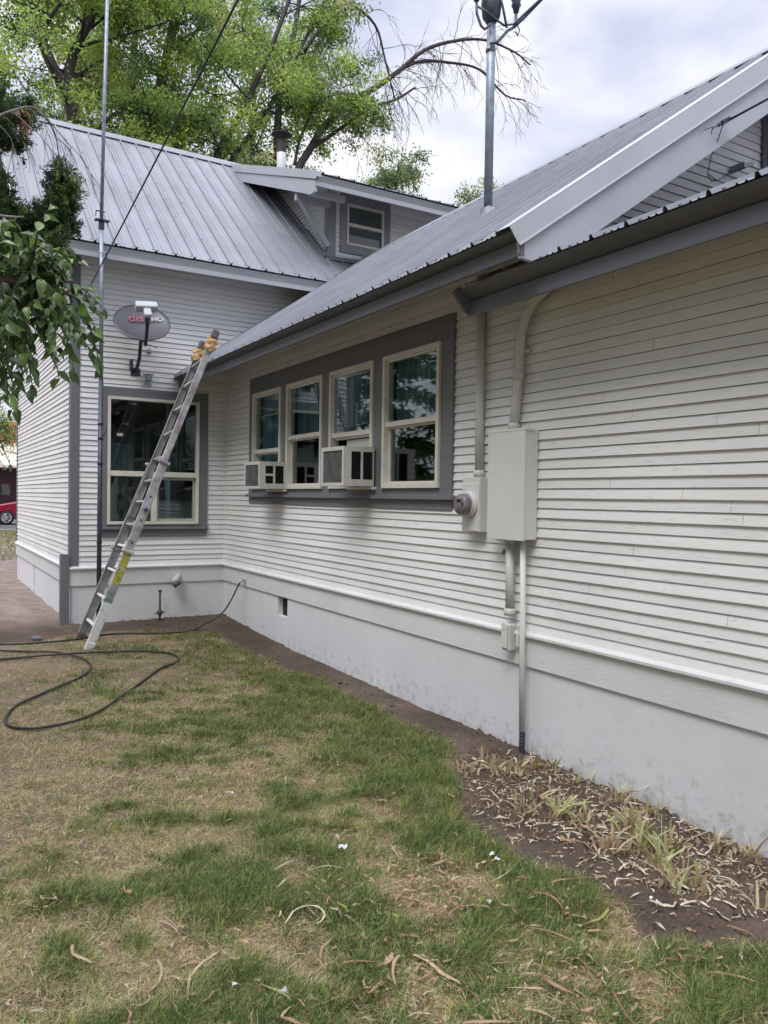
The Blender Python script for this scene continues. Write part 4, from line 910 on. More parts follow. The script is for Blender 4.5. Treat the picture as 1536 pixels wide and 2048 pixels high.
# ------------------------------------------------------------------ ladder
t = thing('ladder', (-2.0,-1.17,-.05), 'long paint-spattered aluminium ladder leaning on the wing eave, cloth round its tips', 'ladder')
fN, fF = Vector((-2.005,-1.42,float(gz(-2,-1.42)))), Vector((-2.000,-.90,float(gz(-2,-.9))))
tN, tF = Vector((-.708,-1.60,3.40)), Vector((-.712,-1.12,3.345))
ldir = (tN-fN).normalized()
def rail_pt(a_, b_, s_): return a_.lerp(b_, s_)
yv = Vector((0,1,0)); wv = ldir.cross(yv).normalized()   # normal to the rung plane
if wv.x > 0: wv = -wv
def channel(mb_, a_, b_, inward, dep, wid, th=.004):
    """C-section rail from a_ to b_, open towards `inward`"""
    d = (b_-a_); l = d.length; d = d/l; iv = Vector(inward); iv = (iv - d*iv.dot(d)).normalized(); w_ = d.cross(iv)
    c = (a_+b_)/2
    mb_.obox(c, d*l/2, iv*th/2, w_*dep/2)
    for s_ in (-1, 1): mb_.obox(c + iv*(wid/2) + w_*s_*(dep/2-th/2), d*l/2, iv*(wid/2-th/2), w_*th/2)
SEC = .53
for (f_, t_, sg) in ((fN, tN, 1), (fF, tF, -1)):
    off = Vector((0, -.030*sg, 0))
    # lower (outer) section
    lo_a = f_ + off; lo_b = rail_pt(f_, t_, SEC+.05) + off
    if sg == 1:
        mb = MB(); channel(mb, rail_pt(lo_a, lo_b, .0), rail_pt(lo_a, lo_b, .245), (0, sg, 0), .092, .032); mb.build('lower_rail', M['white_spatter'], t, bevel=.002)
        mb = MB(); channel(mb, rail_pt(lo_a, lo_b, .2455), rail_pt(lo_a, lo_b, .31), (0, sg, 0), .0915, .032); mb.build('painted_patch', M['green_smear'], t, bevel=.002)
        mb = MB(); channel(mb, rail_pt(lo_a, lo_b, .3105), lo_b, (0, sg, 0), .092, .032); mb.build('lower_rail', M['alu'], t, bevel=.002)
        for (s0_, s1_) in ((.345, .425), (.438, .515)):
            a_ = rail_pt(lo_a, lo_b, s0_) - Vector((0,.003,0)); b_ = rail_pt(lo_a, lo_b, s1_) - Vector((0,.003,0))
            mb = MB(); c = (a_+b_)/2; mb.obox(c, (b_-a_)/2, Vector((0,.0008,0)), wv*.038); mb.build('sticker', M['yellow'], t)
    else:
        mb = MB(); channel(mb, lo_a, lo_b, (0, sg, 0), .092, .032); mb.build('lower_rail', M['alu_dark'], t, bevel=.002)
    # upper (inner) section
    up_a = rail_pt(f_, t_, SEC-.12); mb = MB(); channel(mb, up_a, t_, (0, sg, 0), .072, .028); mb.build('upper_rail', M['alu'] if sg == 1 else M['alu_dark'], t, bevel=.002)
    # rubber foot and tip
    mb = MB(); mb.obox(f_ + off + Vector((0,.014*sg,0)) + ldir*.03, ldir*.05, Vector((0,.022,0)), wv*.05); mb.build('foot', M['white_spatter'] if sg == 1 else M['rubber'], t, bevel=.012)
    mb = MB(); mb.obox(t_ + Vector((0,.012*sg,0)) + ldir*.03, ldir*.055, Vector((0,.026,0)), wv*.043); mb.build('tip_cap', M['rubber'], t, bevel=.018)
    # cloth wrap: lumpy rings
    mb = MB(); cc_ = t_ - ldir*.10 + Vector((0,.012*sg,0)); vs = []; fs = []; NS = 22
    for i in range(9):
        h_ = -.075 + .15*i/8
        for k in range(NS):
            a_ = 2*math.pi*k/NS; rr = .058 + .010*math.sin(3*a_+i*1.7+sg) + .008*math.sin(7*a_+i*2.3) + rnd.uniform(-.004,.004) - (.014 if i in (0, 8, 4) else 0)
            vs.append(cc_ + ldir*(h_+.01*math.sin(2*a_+sg)) + wv*(rr*math.cos(a_)*1.05) + yv*(rr*math.sin(a_)*.75))
    for i in range(8):
        for k in range(NS): fs.append((i*NS+k, i*NS+(k+1) % NS, (i+1)*NS+(k+1) % NS, (i+1)*NS+k))
    mb.add(vs, fs); mb.build('cloth_wrap', M['cloth'], t, smooth=True)
    if sg == 1:
        for s_ in (.475, .40, .33):
            c = rail_pt(f_, t_, s_) + off - Vector((0,.003,0)); mb = MB(); mb.lathe([(.0,.003),(.011,.003),(.011,.0)], c, (0,-1,0), 12); mb.build('rivet_hole', M['dark'], t)
        c = rail_pt(f_, t_, .435) + off; mb = MB(); mb.lathe([(.0,.04),(.022,.038),(.026,.02),(.016,.0)], c, (0,-1,0), 14); mb.build('lock_knob', M['cable_blue'], t, smooth=True)
RG = [.065, .15, .235, .315, .385, .46, .53, .605, .69, .775, .86, .93]
for i, s_ in enumerate(RG):
    a_ = rail_pt(fN, tN, s_); b_ = rail_pt(fF, tF, s_); wide = s_ < SEC+.03
    e_ = .03 if wide else .0
    a2_ = a_ + Vector((0,-e_,0)); b2_ = b_ + Vector((0,e_,0))
    mb = MB()
    mb.obox((a2_+b2_)/2 , (b2_-a2_)/2, wv*.020, wv.cross((b2_-a2_).normalized())*.013); mb.build('rung', M['alu'] if i > 3 else M['white_spatter'], t, bevel=.006)
for s_ in (.30, .585):
    for (f_, t_, sg) in ((fN, tN, 1), (fF, tF, -1)):
        c = rail_pt(f_, t_, s_) + Vector((0,-.03*sg,0)); mb = MB(); mb.obox(c, ldir*.018, Vector((0,.022,0)), wv*.062); mb.obox(c + wv*.06, ldir*.010, Vector((0,.03,0)), wv*.014); mb.build('guide_bracket', M['alu'], t, bevel=.006)

# ------------------------------------------------------------------ small stone
mb = MB(); c = gnd(-2.437,-.747,.015); vs = []; 
mb.lathe([(.0,-.02),(.05,-.015),(.06,.01),(.04,.035),(.0,.042)], c, (.1,.1,1), 9); tag(mb.build('stone', M['stone'], None, c, bevel=.004), 'small grey stone on the bare soil left of the ladder foot', 'stone')
# ------------------------------------------------------------------ leaves and trees
def leaf_quads(P_, D, Nn, ln, wd, tint):
    """kite leaves; P_ base points, D unit direction to the tip, Nn unit normal-ish, ln length, wd width (arrays)"""
    D = D/np.linalg.norm(D, axis=1, keepdims=True); Sd = np.cross(D, Nn); Sd /= (np.linalg.norm(Sd, axis=1, keepdims=True)+1e-9); Up = np.cross(Sd, D)
    ln = ln[:, None]; wd = wd[:, None]
    a_ = P_; tip = P_ + D*ln - Up*ln*.12; l_ = P_ + D*ln*.45 + Sd*wd*.5 + Up*wd*.12; r_ = P_ + D*ln*.45 - Sd*wd*.5 + Up*wd*.12
    Vv = np.stack([a_, l_, tip, r_], 1).reshape(-1, 3); n = len(P_)
    Ff = np.arange(n*4).reshape(n, 4); return Vv, Ff, np.repeat(tint, 4, axis=0)
def rdir(n, zb=0.0, rg=nr):
    d = rg.normal(size=(n, 3)); d[:, 2] += zb; return d/np.linalg.norm(d, axis=1, keepdims=True)
def palette(n, cols, wts, rg=nr, jit=.18):
    c = np.array(cols)[rg.choice(len(cols), n, p=np.array(wts)/sum(wts))]; return np.clip(c*(1+rg.normal(size=(n, 1))*jit), .003, 1)
def curve(p, d, l, droop, n=5, wob=.25, rg=rnd):
    """a bending twig; returns points"""
    p = Vector(p); d = Vector(d).normalized(); pts = [p.copy()]; st = l/n
    for i in range(n):
        d = (d + Vector((rg.uniform(-wob,wob), rg.uniform(-wob,wob), rg.uniform(-wob,wob)-droop))*.5).normalized(); p = p + d*st; pts.append(p.copy())
    return pts
def poly_at(pts, s_):
    L_ = [0]; 
    for i in range(len(pts)-1): L_.append(L_[-1] + (Vector(pts[i+1])-Vector(pts[i])).length)
    t_ = s_*L_[-1]
    for i in range(len(pts)-1):
        if L_[i+1] >= t_:
            f = (t_-L_[i])/(L_[i+1]-L_[i]+1e-9); a_, b_ = Vector(pts[i]), Vector(pts[i+1]); return a_.lerp(b_, f), (b_-a_).normalized()
    return Vector(pts[-1]), (Vector(pts[-1])-Vector(pts[-2])).normalized()
YG = [(.34,.45,.11), (.25,.36,.09), (.13,.225,.06), (.055,.105,.037), (.44,.44,.18)]
def big_tree(label, stems, leafy, wts, nl1=13, l1=(1.5,2.8), nl2=8, l2=(.7,1.3), per=95, lsz=.088, seed=1, s_min=.15, bare=None, group='tall leafy trees behind the house', name='tree', spread=.25, cat='tree', base=None, cols=YG, up=.25):
    rg = random.Random(seed); ng = np.random.default_rng(seed)
    b0 = base or (stems[0][0][0][0], stems[0][0][0][1], 0)
    t = thing(name, (b0[0], b0[1], 0), label, cat, group)
    mb = MB(); cen = []; ctint = []
    for si, (pts, r0, r1) in enumerate(stems):
        pts = [Vector(p) for p in pts]
        n = len(pts); mb.tube([tuple(q) for q in smooth_path(pts, 4)], [r0+(r1-r0)*i/((n-1)*4) for i in range((n-1)*4+1)], 8)
        if not leafy[si]: continue
        for k in range(int(nl1*leafy[si])):
            s_ = s_min + (1-s_min)*(k+rg.random())/(nl1*leafy[si]); p, d = poly_at(pts, s_)
            a_ = rg.uniform(0, 2*math.pi); dd = Vector((math.cos(a_), math.sin(a_), rg.uniform(-.25, .6)+up)) + d*.4
            c1 = curve(p, dd, rg.uniform(*l1), .12, 5, .3, rg); rr = (r0+(r1-r0)*s_)*.42
            mb.tube(c1, [rr*(1-.13*i) for i in range(6)], 5)
            for j in range(nl2):
                q, d2 = poly_at(c1, .25+.75*(j+rg.random())/nl2)
                dd2 = d2*.5 + Vector((rg.uniform(-1,1), rg.uniform(-1,1), rg.uniform(-.6,.6)))
                c2 = curve(q, dd2, rg.uniform(*l2), .25, 4, .35, rg); mb.tube(c2, [.016,.013,.010,.008,.006], 3, cap=False)
                tt = ng.choice(len(cols), p=np.array(wts)/sum(wts))
                for (m_, w_) in ((2, .6), (3, 1), (4, 1.2)):
                    cen.append((*c2[m_], w_)); ctint.append(tt)
    mb.build('trunk', M['bark'], t, smooth=True)
    if cen:
        cen = np.array(cen); n = (per*cen[:, 3]/2.8).astype(int); idx = np.repeat(np.arange(len(cen)), n); m = len(idx)
        off = ng.normal(size=(m, 3))*np.array([spread, spread, spread*.72])*.62
        P_ = cen[idx, :3] + off; D = rdir(m, -.55, ng); D += off*1.1; Nn = rdir(m, 1.0, ng)
        base_c = np.array(cols)[np.array(ctint)[idx]]; tint = np.clip(base_c*(1+ng.normal(size=(m,1))*.22) + ng.normal(size=(m,1))*np.array([[.02,.01,0]]), .004, 1)
        sz = lsz*ng.uniform(.6, 1.25, m); Vv, Ff, Tt = leaf_quads(P_, D, Nn, sz, sz*.62, tint)
        np_mesh('crown', Vv, Ff, M['leaf'], t, Tt, loc=tuple(t['_o']))
    return t
def base_down(pts, bx, by):    # add the hidden lower stem down to the soil
    p0 = pts[0]; return [(bx, by, 0), ((bx+p0[0])/2, (by+p0[1])/2, p0[2]*.55)] + [tuple(p) for p in pts]
T1 = [(-0.23,9.5,9.34),(-0.4,9.5,10.23),(-0.63,9.5,10.98),(-1.01,9.5,11.67),(-1.28,9.5,12.5),(-1.49,9.5,13.66)]
T1b = [(-.63,9.5,10.98),(-0.33,10.0,12.23),(0.12,10.0,13.32),(0.34,10.0,14.59)]
T2 = [(1.65,11.0,10.29),(1.77,11.0,11.5),(1.94,11.0,12.2),(2.15,11.0,13.31),(2.34,11.0,14.43),(2.59,11.0,15.97)]
T2b = [(1.52,13.0,10.97),(1.67,13.0,12.84),(1.76,13.0,14.56),(1.96,13.0,16.6)]
T3 = [(3.09,10.0,10.01),(3.69,10.0,11.46),(4.23,10.0,12.66),(4.72,10.0,13.87),(5.51,10.0,16.16)]
T3b = [(3.78,11.0,10.22),(4.49,11.0,11.77),(5.38,11.0,13.27),(5.99,11.0,14.59),(6.78,11.0,16.29)]
T4 = [(5.76,12.0,11.27),(5.75,12.0,12.91),(5.88,12.0,14.14),(6.27,12.0,15.75),(6.49,12.0,17.62)]
T4b = [(5.3,10.0,9.81),(5.96,10.0,11.47),(6.49,10.0,12.3),(7.13,10.0,12.96),(8.12,10.0,13.74),(8.8,10.0,14.37),(9.67,10.0,15.22),(10.78,10.0,15.83),(11.95,10.0,16.21),(13.18,10.0,16.19),(13.82,10.0,15.97)]
T4c = [(5.96,10.0,11.39),(6.98,10.0,12.28),(7.79,10.0,12.99),(8.64,10.0,13.44),(9.34,10.0,14.0)]
T4d = [(8.11,10.0,13.74),(9.32,10.0,14.74),(10.61,10.0,15.11),(11.77,10.0,15.22),(12.79,10.0,14.71),(13.63,10.0,14.77)]
T4e = [(5.9,10.5,14.3),(6.39,10.5,15.04),(7.35,10.5,16.0),(8.2,10.5,15.76),(8.57,10.5,14.83),(8.94,10.5,13.73)]
T4f = [(5.43,10.0,10.8),(5.57,10.0,11.52),(6.1,10.0,12.76),(6.33,10.0,12.96)]
big_tree('leafy yellow-green tree furthest left behind the rear roof, dark trunk leaning left', [(base_down(T1, .2, 9.6), .22, .09), (T1b, .13, .06)], (1, 1), (5, 4, 2, 1, .4), nl1=17, nl2=9, seed=3, s_min=.36, per=190)
big_tree('leafy tree with a bare-looking straight trunk behind the middle of the rear roof', [(base_down(T2, 1.6, 11), .22, .09), (base_down(T2b, 1.5, 13), .16, .08)], (1, .7), (2, 4, 4, 2.5, .6), nl1=15, nl2=8, seed=5, s_min=.40, per=190)
big_tree('leafy tree with two dark trunks slanting right behind the rear ridge', [(base_down(T3, 2.7, 10), .12, .05), (base_down(T3b, 3.4, 11), .10, .045)], (.9, .8), (3, 4, 4, 1.5, .4), nl1=14, nl2=8, seed=8, s_min=.40, per=185, l1=(1.2,2.3))
big_tree('darker green tree standing further back behind the left half of the rear roof', [([(1.2,17,0),(1.0,17,6),(.6,17,11),(.9,17,15),(1.2,17,19)], .25, .07), ([(1.0,17,7),(-1.6,17,12),(-2.6,17,16)], .14, .05), ([(1.0,17,7),(3.4,17.5,12),(4.2,17.5,16.5)], .14, .05)], (1,1,1), (.4, 1.5, 4, 4, .2), nl1=15, l1=(1.6,2.8), nl2=8, seed=16, s_min=.45, per=95, lsz=.13, spread=.36)
big_tree('darker green tree standing further back behind the flue', [([(7.6,18,0),(7.4,18,6),(7.2,18,12),(7.3,18,16),(7.2,18,19)], .2, .05)], (1,), (.4, 1.8, 4, 3, .2), nl1=18, l1=(1.2,2.2), nl2=8, seed=17, s_min=.5, per=80, lsz=.13, spread=.34)
# big tree with dead arching limbs
t4 = big_tree('leafy tree behind the flue whose dead limbs arch right across the sky', [(base_down(T4, 5.7, 11.6), .18, .06), (base_down(T4b[:5], 5.3, 10.6), .13, .075), (T4b[4:], .075, .022), (T4c, .06, .03), (T4d, .06, .018), (T4e, .06, .022), (T4f, .05, .03)],
     (.95, .12, 0, 0, 0, 0, .5), (3, 4, 4, 1.5, .8), nl1=15, l1=(.8, 1.5), nl2=8, seed=14, s_min=.42, per=175)
mb = MB(); rg = random.Random(21)
def twigs(mb_, pts, n, l, droop, r=.011, sub=3, s0=.0, up=.5):
    for k in range(n):
        p, d = poly_at(pts, s0+(1-s0)*(k+rg.random())/n)
        dd = d*rg.uniform(.2, .9) + Vector((rg.uniform(-.6,.7), rg.uniform(-.7,.7), rg.uniform(-.9, up)))
        c1 = curve(p, dd, rg.uniform(*l)*.85, droop*rg.uniform(-.1, .8), 8, .42, rg); mb_.tube(c1, [r*(1-.085*i) for i in range(9)], 4, cap=False)
        for j in range(sub):
            q, d2 = poly_at(c1, rg.uniform(.2, .95)); c2 = curve(q, d2 + Vector((rg.uniform(-.9,.9), rg.uniform(-.9,.9), rg.uniform(-.8,.5))), rg.uniform(.35, .9)*l[0], droop*.5, 6, .5, rg)
            mb_.tube(c2, [r*.62*(1-.09*i) for i in range(7)], 3, cap=False)
            if rg.random() < .6:
                q, d2 = poly_at(c2, rg.uniform(.3, .9)); mb_.tube(curve(q, d2 + Vector((rg.uniform(-.9,.9), rg.uniform(-.9,.9), rg.uniform(-.8,.5))), rg.uniform(.2, .5)*l[0], droop*.6, 4, .3, rg), [r*.5, r*.45, r*.4, r*.35, r*.3], 3, cap=False)
twigs(mb, T4b[2:], 40, (.9, 2.3), .45, sub=4); twigs(mb, T4d, 26, (.8, 2.0), .5, sub=4); twigs(mb, T4c, 20, (.9, 2.2), .5, sub=4, s0=.4); twigs(mb, T4e, 26, (.9, 2.0), .5, sub=4)
twigs(mb, T4b[5:], 10, (.8, 1.8), -.15, sub=3, up=1.2)
mb.build('bare_twigs', M['bark'], t4)
for (x_, y_, z_, h_, sd, lb) in ((13.5, 18, 15.6, 2.4, 31, 'small pale leafy treetop above the right end of the dormer roof'), (17.0, 18, 14.6, 1.5, 32, 'low leafy treetop left of the service mast base'), (18.7, 18.2, 14.9, 1.2, 33, 'low leafy treetop just right of the service mast base')):
    big_tree(lb, [([(x_, y_, 0), (x_+.1, y_, z_*.5), (x_, y_, z_-h_), (x_+.2, y_, z_)], .16, .03)], (1,), (1, 2, 2, .6, 1.3), nl1=16, l1=(.6, 1.3), nl2=6, l2=(.3, .7), per=70, lsz=.12, seed=sd, s_min=.84, group='distant treetops beyond the roofs', spread=.26,
             cols=[(.26,.33,.13), (.19,.27,.10), (.12,.185,.08), (.08,.13,.06), (.30,.32,.14)])
big_tree('small street tree in front of the brick building', [([(-.9, 27, 0), (-.85, 27, 3), (-.5, 27, 6)], .09, .03)], (1,), (2, 2, 1, .5, .5), nl1=14, l1=(.8, 1.4), nl2=5, l2=(.4, .8), per=60, lsz=.12, seed=41, s_min=.55, group='', spread=.3)
bpy.data.objects['tree.007'].pop('group', None) if 'tree.007' in bpy.data.objects else None

# conifer standing left of the house (seen mirrored in the windows)
def conifer(x, y, h, r, label, seed):
    ng = np.random.default_rng(seed); t = thing('conifer', (x, y, 0), label, 'tree')
    mb = MB(); mb.tube([(x,y,-.1),(x,y,h*.5),(x,y,h)], [.16,.10,.02], 8); mb.build('trunk', M['bark'], t, smooth=True)
    n = 30000; s_ = ng.random(n)**.75; lay = np.floor(s_*16)/16; fr = (s_*16) % 1
    a_ = ng.random(n)*2*np.pi; arm = np.floor(a_*7/(2*np.pi)+lay*37 % 7)
    rr = r*(1-lay)*(.25+.75*np.sqrt(ng.random(n)))*(.8+.35*np.sin(arm*2.1+lay*9)); z_ = h*(.12+.88*lay) - rr*.35 + ng.normal(size=n)*.08 + .05*h/16*fr
    P_ = np.stack([x+rr*np.cos(a_), y+rr*np.sin(a_), z_], 1); D = np.stack([np.cos(a_), np.sin(a_), -.2+0*a_], 1) + ng.normal(size=(n,3))*.5
    sz = ng.uniform(.14, .28, n); Vv, Ff, Tt = leaf_quads(P_, D, rdir(n, .8, ng), sz, sz*.35, palette(n, [(.03,.055,.02), (.05,.085,.03), (.02,.035,.015)], [3,2,2], ng))
    np_mesh('crown', Vv, Ff, M['leaf'], t, Tt, loc=tuple(t['_o']))
conifer(-7.3, 8.3, 12, 2.9, 'dark conifer left of the house, seen mirrored in the wing windows', 51)

for (x_, y_, h_, sd, lb) in ((-9.2, -2.2, 8.5, 61, 'unseen dense tree left of the lawn near the ladder end, added to shade the wall'), (-8.9, -5.2, 8.5, 62, 'unseen dense tree across the lawn from the window bank, added to shade the wall'), (-8.6, -9.8, 9, 65, 'unseen dense tree level with the camera on its left, added to shade the wall'), (-8.8, -14.6, 8.5, 66, 'unseen dense tree behind the camera on its far left, added to shade the wall'),
                             (-6, -27, 8, 63, 'unseen leafy tree behind the camera, added to block low sky light')):
    big_tree(lb, [([(x_, y_, 0), (x_+.1, y_, h_*.4), (x_-.2, y_+.1, h_)], .2, .06)], (1,), (.2, 1.5, 4, 4, .2), nl1=17, l1=(1.7, 2.8), nl2=7, l2=(.7,1.2), per=34, lsz=.30, seed=sd, s_min=.12, group='unseen trees added around the lawn as light blockers', spread=.45, up=.0)  # unseen trees, added to block side light on the walls and darken reflections

# near broadleaf tree reaching in from the left
def big_leaf(V_, F_, C_, p, d, n_, ln, wd, col, rg):
    d = Vector(d).normalized(); s_ = d.cross(Vector(n_)); s_.normalize(); u = s_.cross(d)
    def q(a, b, c): return Vector(p) + d*(a*ln) + s_*(b*wd) + u*(c*ln)
    cup = rg.uniform(.02, .28); curl = rg.uniform(-.05, .42)
    prof = [(0, 0, 0), (.15, .26, .0), (.38, .48, -.02), (.62, .42, -.08), (.82, .22, -.18), (1.0, 0, -.30)]
    b = len(V_); n = len(prof)
    mids = [q(a, 0, c*curl/.15) for a, w_, c in prof]
    ls = [q(a, w_, c*curl/.15+cup*w_*2) for a, w_, c in prof[1:-1]]; rs_ = [q(a, -w_, c*curl/.15+cup*w_*2) for a, w_, c in prof[1:-1]]
    V_ += [tuple(x) for x in mids+ls+rs_]
    m = lambda i: b+i; l_ = lambda i: b+n+i-1; r_ = lambda i: b+n+(n-2)+i-1
    F_ += [(m(0), l_(1), m(1)), (m(0), m(1), r_(1))]
    for i in range(1, n-2): F_ += [(m(i), l_(i), l_(i+1), m(i+1)), (m(i), m(i+1), r_(i+1), r_(i))]
    F_ += [(m(n-2), l_(n-2), m(n-1)), (m(n-2), m(n-1), r_(n-2))]
    C_ += [col]*(n+2*(n-2))
def mesh_leaves(name, V_, F_, C_, m, parent):
    o_ = Vector(parent['_o']); me = bpy.data.meshes.new(name); me.from_pydata([(p[0]-o_.x, p[1]-o_.y, p[2]-o_.z) for p in V_], [], F_)
    a = me.color_attributes.new('tint', 'FLOAT_COLOR', 'POINT'); c4 = np.ones((len(V_), 4), np.float32); c4[:, :3] = C_; a.data.foreach_set('color', c4.ravel())
    me.materials.append(m); me.polygons.foreach_set('use_smooth', [True]*len(me.polygons))
    o = bpy.data.objects.new(name, me); COL.objects.link(o); o.parent = parent; o['_o'] = list(o_); return o
t = thing('broadleaf_tree', (-5.2,-5.3,0), 'near tree with large drooping dark green leaves reaching in from the left edge', 'tree')
rg = random.Random(77); mb = MB(); V_, F_, C_ = [], [], []
GL = [(.095,.175,.050), (.065,.13,.040), (.15,.25,.065), (.19,.27,.11), (.045,.085,.03)]
def leafy_twig(p0, p1, n, ln=.075, r=.006, m_=mb):
    p0, p1 = Vector(p0), Vector(p1); mid = p0.lerp(p1, .5) + Vector((rg.uniform(-.05,.05), rg.uniform(-.05,.05), .10)); pts = smooth_path([p0, mid, p1], 5)
    m_.tube(pts, [r*(1-.07*i) for i in range(len(pts))], 5, cap=False)
    for k in range(n):
        q, d = poly_at(pts, .12+.88*(k+rg.random()*.6)/n); sd = 1 if k % 2 else -1
        side = d.cross(Vector((0,0,1))); side = side.normalized() if side.length > .01 else Vector((1,0,0))
        dd = side*sd*rg.uniform(.4,1) + d*.5 + Vector((rg.uniform(-.3,.3), rg.uniform(-.3,.3), rg.uniform(-1.2,.25)))
        l_ = ln*rg.uniform(.55, 1.2); c = GL[rg.choices(range(5), (4,4,3,2,3))[0]]; f = rg.uniform(.8, 1.2)
        big_leaf(V_, F_, C_, q, dd, (rg.uniform(-1.3,1.0), rg.uniform(-1.2,.6), 1), l_, l_*rg.uniform(.45,.72), tuple(x*f for x in c), rg)
trunk = [(-5.2,-5.3,-.1),(-5.15,-5.3,1.2),(-5.05,-5.35,2.2),(-4.9,-5.4,3.2),(-4.7,-5.5,4.4),(-4.6,-5.4,5.6)]
mb.tube(smooth_path(trunk, 4), [.16-.0055*i for i in range(21)], 12)
limb = [(-5.02,-5.4,2.3),(-4.5,-5.5,2.62),(-3.9,-5.6,2.80),(-3.38,-5.6,2.77),(-3.24,-5.6,2.74),(-3.09,-5.6,2.72),(-3.0,-5.6,2.69),(-2.95,-5.6,2.68)]
mb.tube(smooth_path(limb, 3), [.045-.0013*i for i in range(22)], 10)
mb.tube([(-3.06,-5.6,2.71),(-3.0,-5.6,2.77),(-2.98,-5.6,2.795)], [.014,.012,.010], 8); mb.tube([(-2.96,-5.6,2.68),(-2.93,-5.6,2.70),(-2.91,-5.6,2.67)], [.016,.012,.007], 8)
TG = [(-2.70,-5.6,2.62),(-2.66,-5.5,2.66),(-2.72,-5.6,2.50),(-2.73,-5.5,2.40),(-2.70,-5.55,2.30),(-2.76,-5.7,2.36),(-2.85,-5.6,2.26),(-2.92,-5.5,2.24),(-2.97,-5.7,2.33),(-3.04,-5.6,2.22),(-3.08,-5.7,2.14),(-3.13,-5.6,2.02),(-3.10,-5.5,2.30),
      (-3.18,-5.6,2.18),(-3.24,-5.6,2.25),(-3.22,-5.75,2.38),(-2.98,-5.5,2.90),(-2.90,-5.6,2.86),(-3.05,-5.6,2.92),(-3.15,-5.6,2.86),(-2.82,-5.5,2.78),(-3.2,-5.5,2.95),(-3.26,-5.6,2.55),(-3.1,-5.7,2.48),(-2.98,-5.6,2.5),(-2.88,-5.7,2.46),(-3.2,-5.5,2.1),
      (-2.86,-5.6,2.95),(-2.80,-5.6,2.88),(-2.95,-5.6,2.8),(-3.1,-5.6,3.0),(-3.22,-5.6,2.8),(-2.78,-5.6,2.7),(-3.0,-5.6,2.38),(-3.14,-5.6,2.3),(-3.2,-5.7,2.5),(-3.1,-5.6,2.62),(-2.9,-5.6,2.6),(-3.26,-5.6,2.12),(-2.8,-5.6,2.5),(-3.12,-5.2,2.45),(-3.0,-5.3,2.6),(-3.28,-5.4,2.36),(-2.84,-5.4,2.62),(-3.16,-5.3,2.72),(-3.27,-5.75,2.0),(-2.94,-5.4,2.98)]
for k in range(14):
    TG.append((rg.uniform(-3.32, -2.88), rg.uniform(-5.9, -5.3), rg.uniform(2.28, 3.02)))
for k in range(10):
    TG.append((rg.uniform(-3.34, -3.0), rg.uniform(-5.9, -5.4), rg.uniform(2.9, 3.12)))
for k in range(12):
    TG.append((rg.uniform(-3.32, -3.12), rg.uniform(-5.8, -5.3), rg.uniform(2.02, 2.35)))
for g_ in TG:
    s_ = rg.uniform(.55, 1.0); q, _ = poly_at(limb, s_ if g_[0] < -3.05 else rg.uniform(.88, 1.0)); leafy_twig(q, g_, rg.randint(11, 16))
leafy_twig((-3.2,-5.2,1.95), (-3.13,-5.2,1.735), 4, .05); leafy_twig((-3.4,-5.2,1.95), (-3.16,-5.2,1.73), 6, .05)
# the rest of the crown, out of the frame to the left
for k in range(26):
    a_ = rg.uniform(math.pi*.45, math.pi*1.8); s_ = rg.uniform(.45, 1); q, _ = poly_at(trunk, s_)
    e = Vector((q.x + math.cos(a_)*rg.uniform(.9,1.7), q.y + math.sin(a_)*rg.uniform(.9,1.9), q.z + rg.uniform(-.3,1.0)))
    if e.x > -3.55: continue
    mb.tube([q, q.lerp(e,.5)+Vector((0,0,.15)), e], [.03,.02,.01], 6)
    for j in range(7):
        b_ = q.lerp(e, rg.uniform(.35,1)); leafy_twig(b_, b_+Vector((rg.uniform(-.5,.3), rg.uniform(-.5,.5), rg.uniform(-.5,.2))), 14, .085)
mb.build('trunk', M['red_wood'], t, smooth=True); mesh_leaves('crown', V_, F_, C_, M['leaf_near'], t)

# juniper behind it, with dead twigs
t = thing('juniper', (-4.1,-3.9,0), 'dark scaly-leaved juniper at the left edge with upright tuft and dead grey twigs', 'conifer')
ng = np.random.default_rng(90); rg = random.Random(91)
cl = []
def blob(c, r, n):
    for _ in range(n):
        d = Vector(ng.normal(size=3)); d.normalize(); f = ng.random()**.4; cl.append((c[0]+d.x*r[0]*f, c[1]+d.y*r[1]*f, c[2]+d.z*r[2]*f))
blob((-2.70,-4,3.84), (.11,.14,.21), 150); blob((-2.72,-4,3.62), (.16,.18,.15), 120); blob((-2.92,-4,3.55), (.17,.2,.14), 130); blob((-3.12,-4,3.52), (.17,.25,.15), 110); blob((-3.0,-4,3.38), (.25,.25,.12), 110); blob((-2.80,-4,3.46),(.12,.15,.10),60)
blob((-3.15,-4,4.27), (.16,.25,.24), 150); blob((-3.12,-4,3.78), (.10,.2,.08), 30); blob((-3.22,-4,3.35), (.12,.3,.2), 90); blob((-2.80,-4.3,3.28), (.14,.2,.13), 90); blob((-3.05,-4.3,3.15), (.2,.2,.16), 110); blob((-3.0,-4,4.1), (.10,.14,.07), 35); blob((-2.93,-4,4.32), (.07,.12,.12), 40); blob((-3.22,-4,4.0), (.06,.1,.2), 40); blob((-3.2,-4,3.2),(.15,.2,.25),70)
blob((-3.9,-3.8,3.6), (.55,.7,1.3), 420)
cl = np.array(cl); per = 62; idx = np.repeat(np.arange(len(cl)), per); m = len(idx)
hd = rdir(len(cl), .6, ng)[idx]; s_ = ng.random(m)[:, None]*.085
P_ = cl[idx] + hd*s_ + ng.normal(size=(m,3))*.010; D = hd + ng.normal(size=(m,3))*.65
tint = palette(len(cl), [(.038,.070,.022), (.058,.098,.028), (.024,.042,.017), (.12,.155,.04)], [4,3,3,1.2], ng)[idx]*ng.uniform(.75,1.25,(m,1))
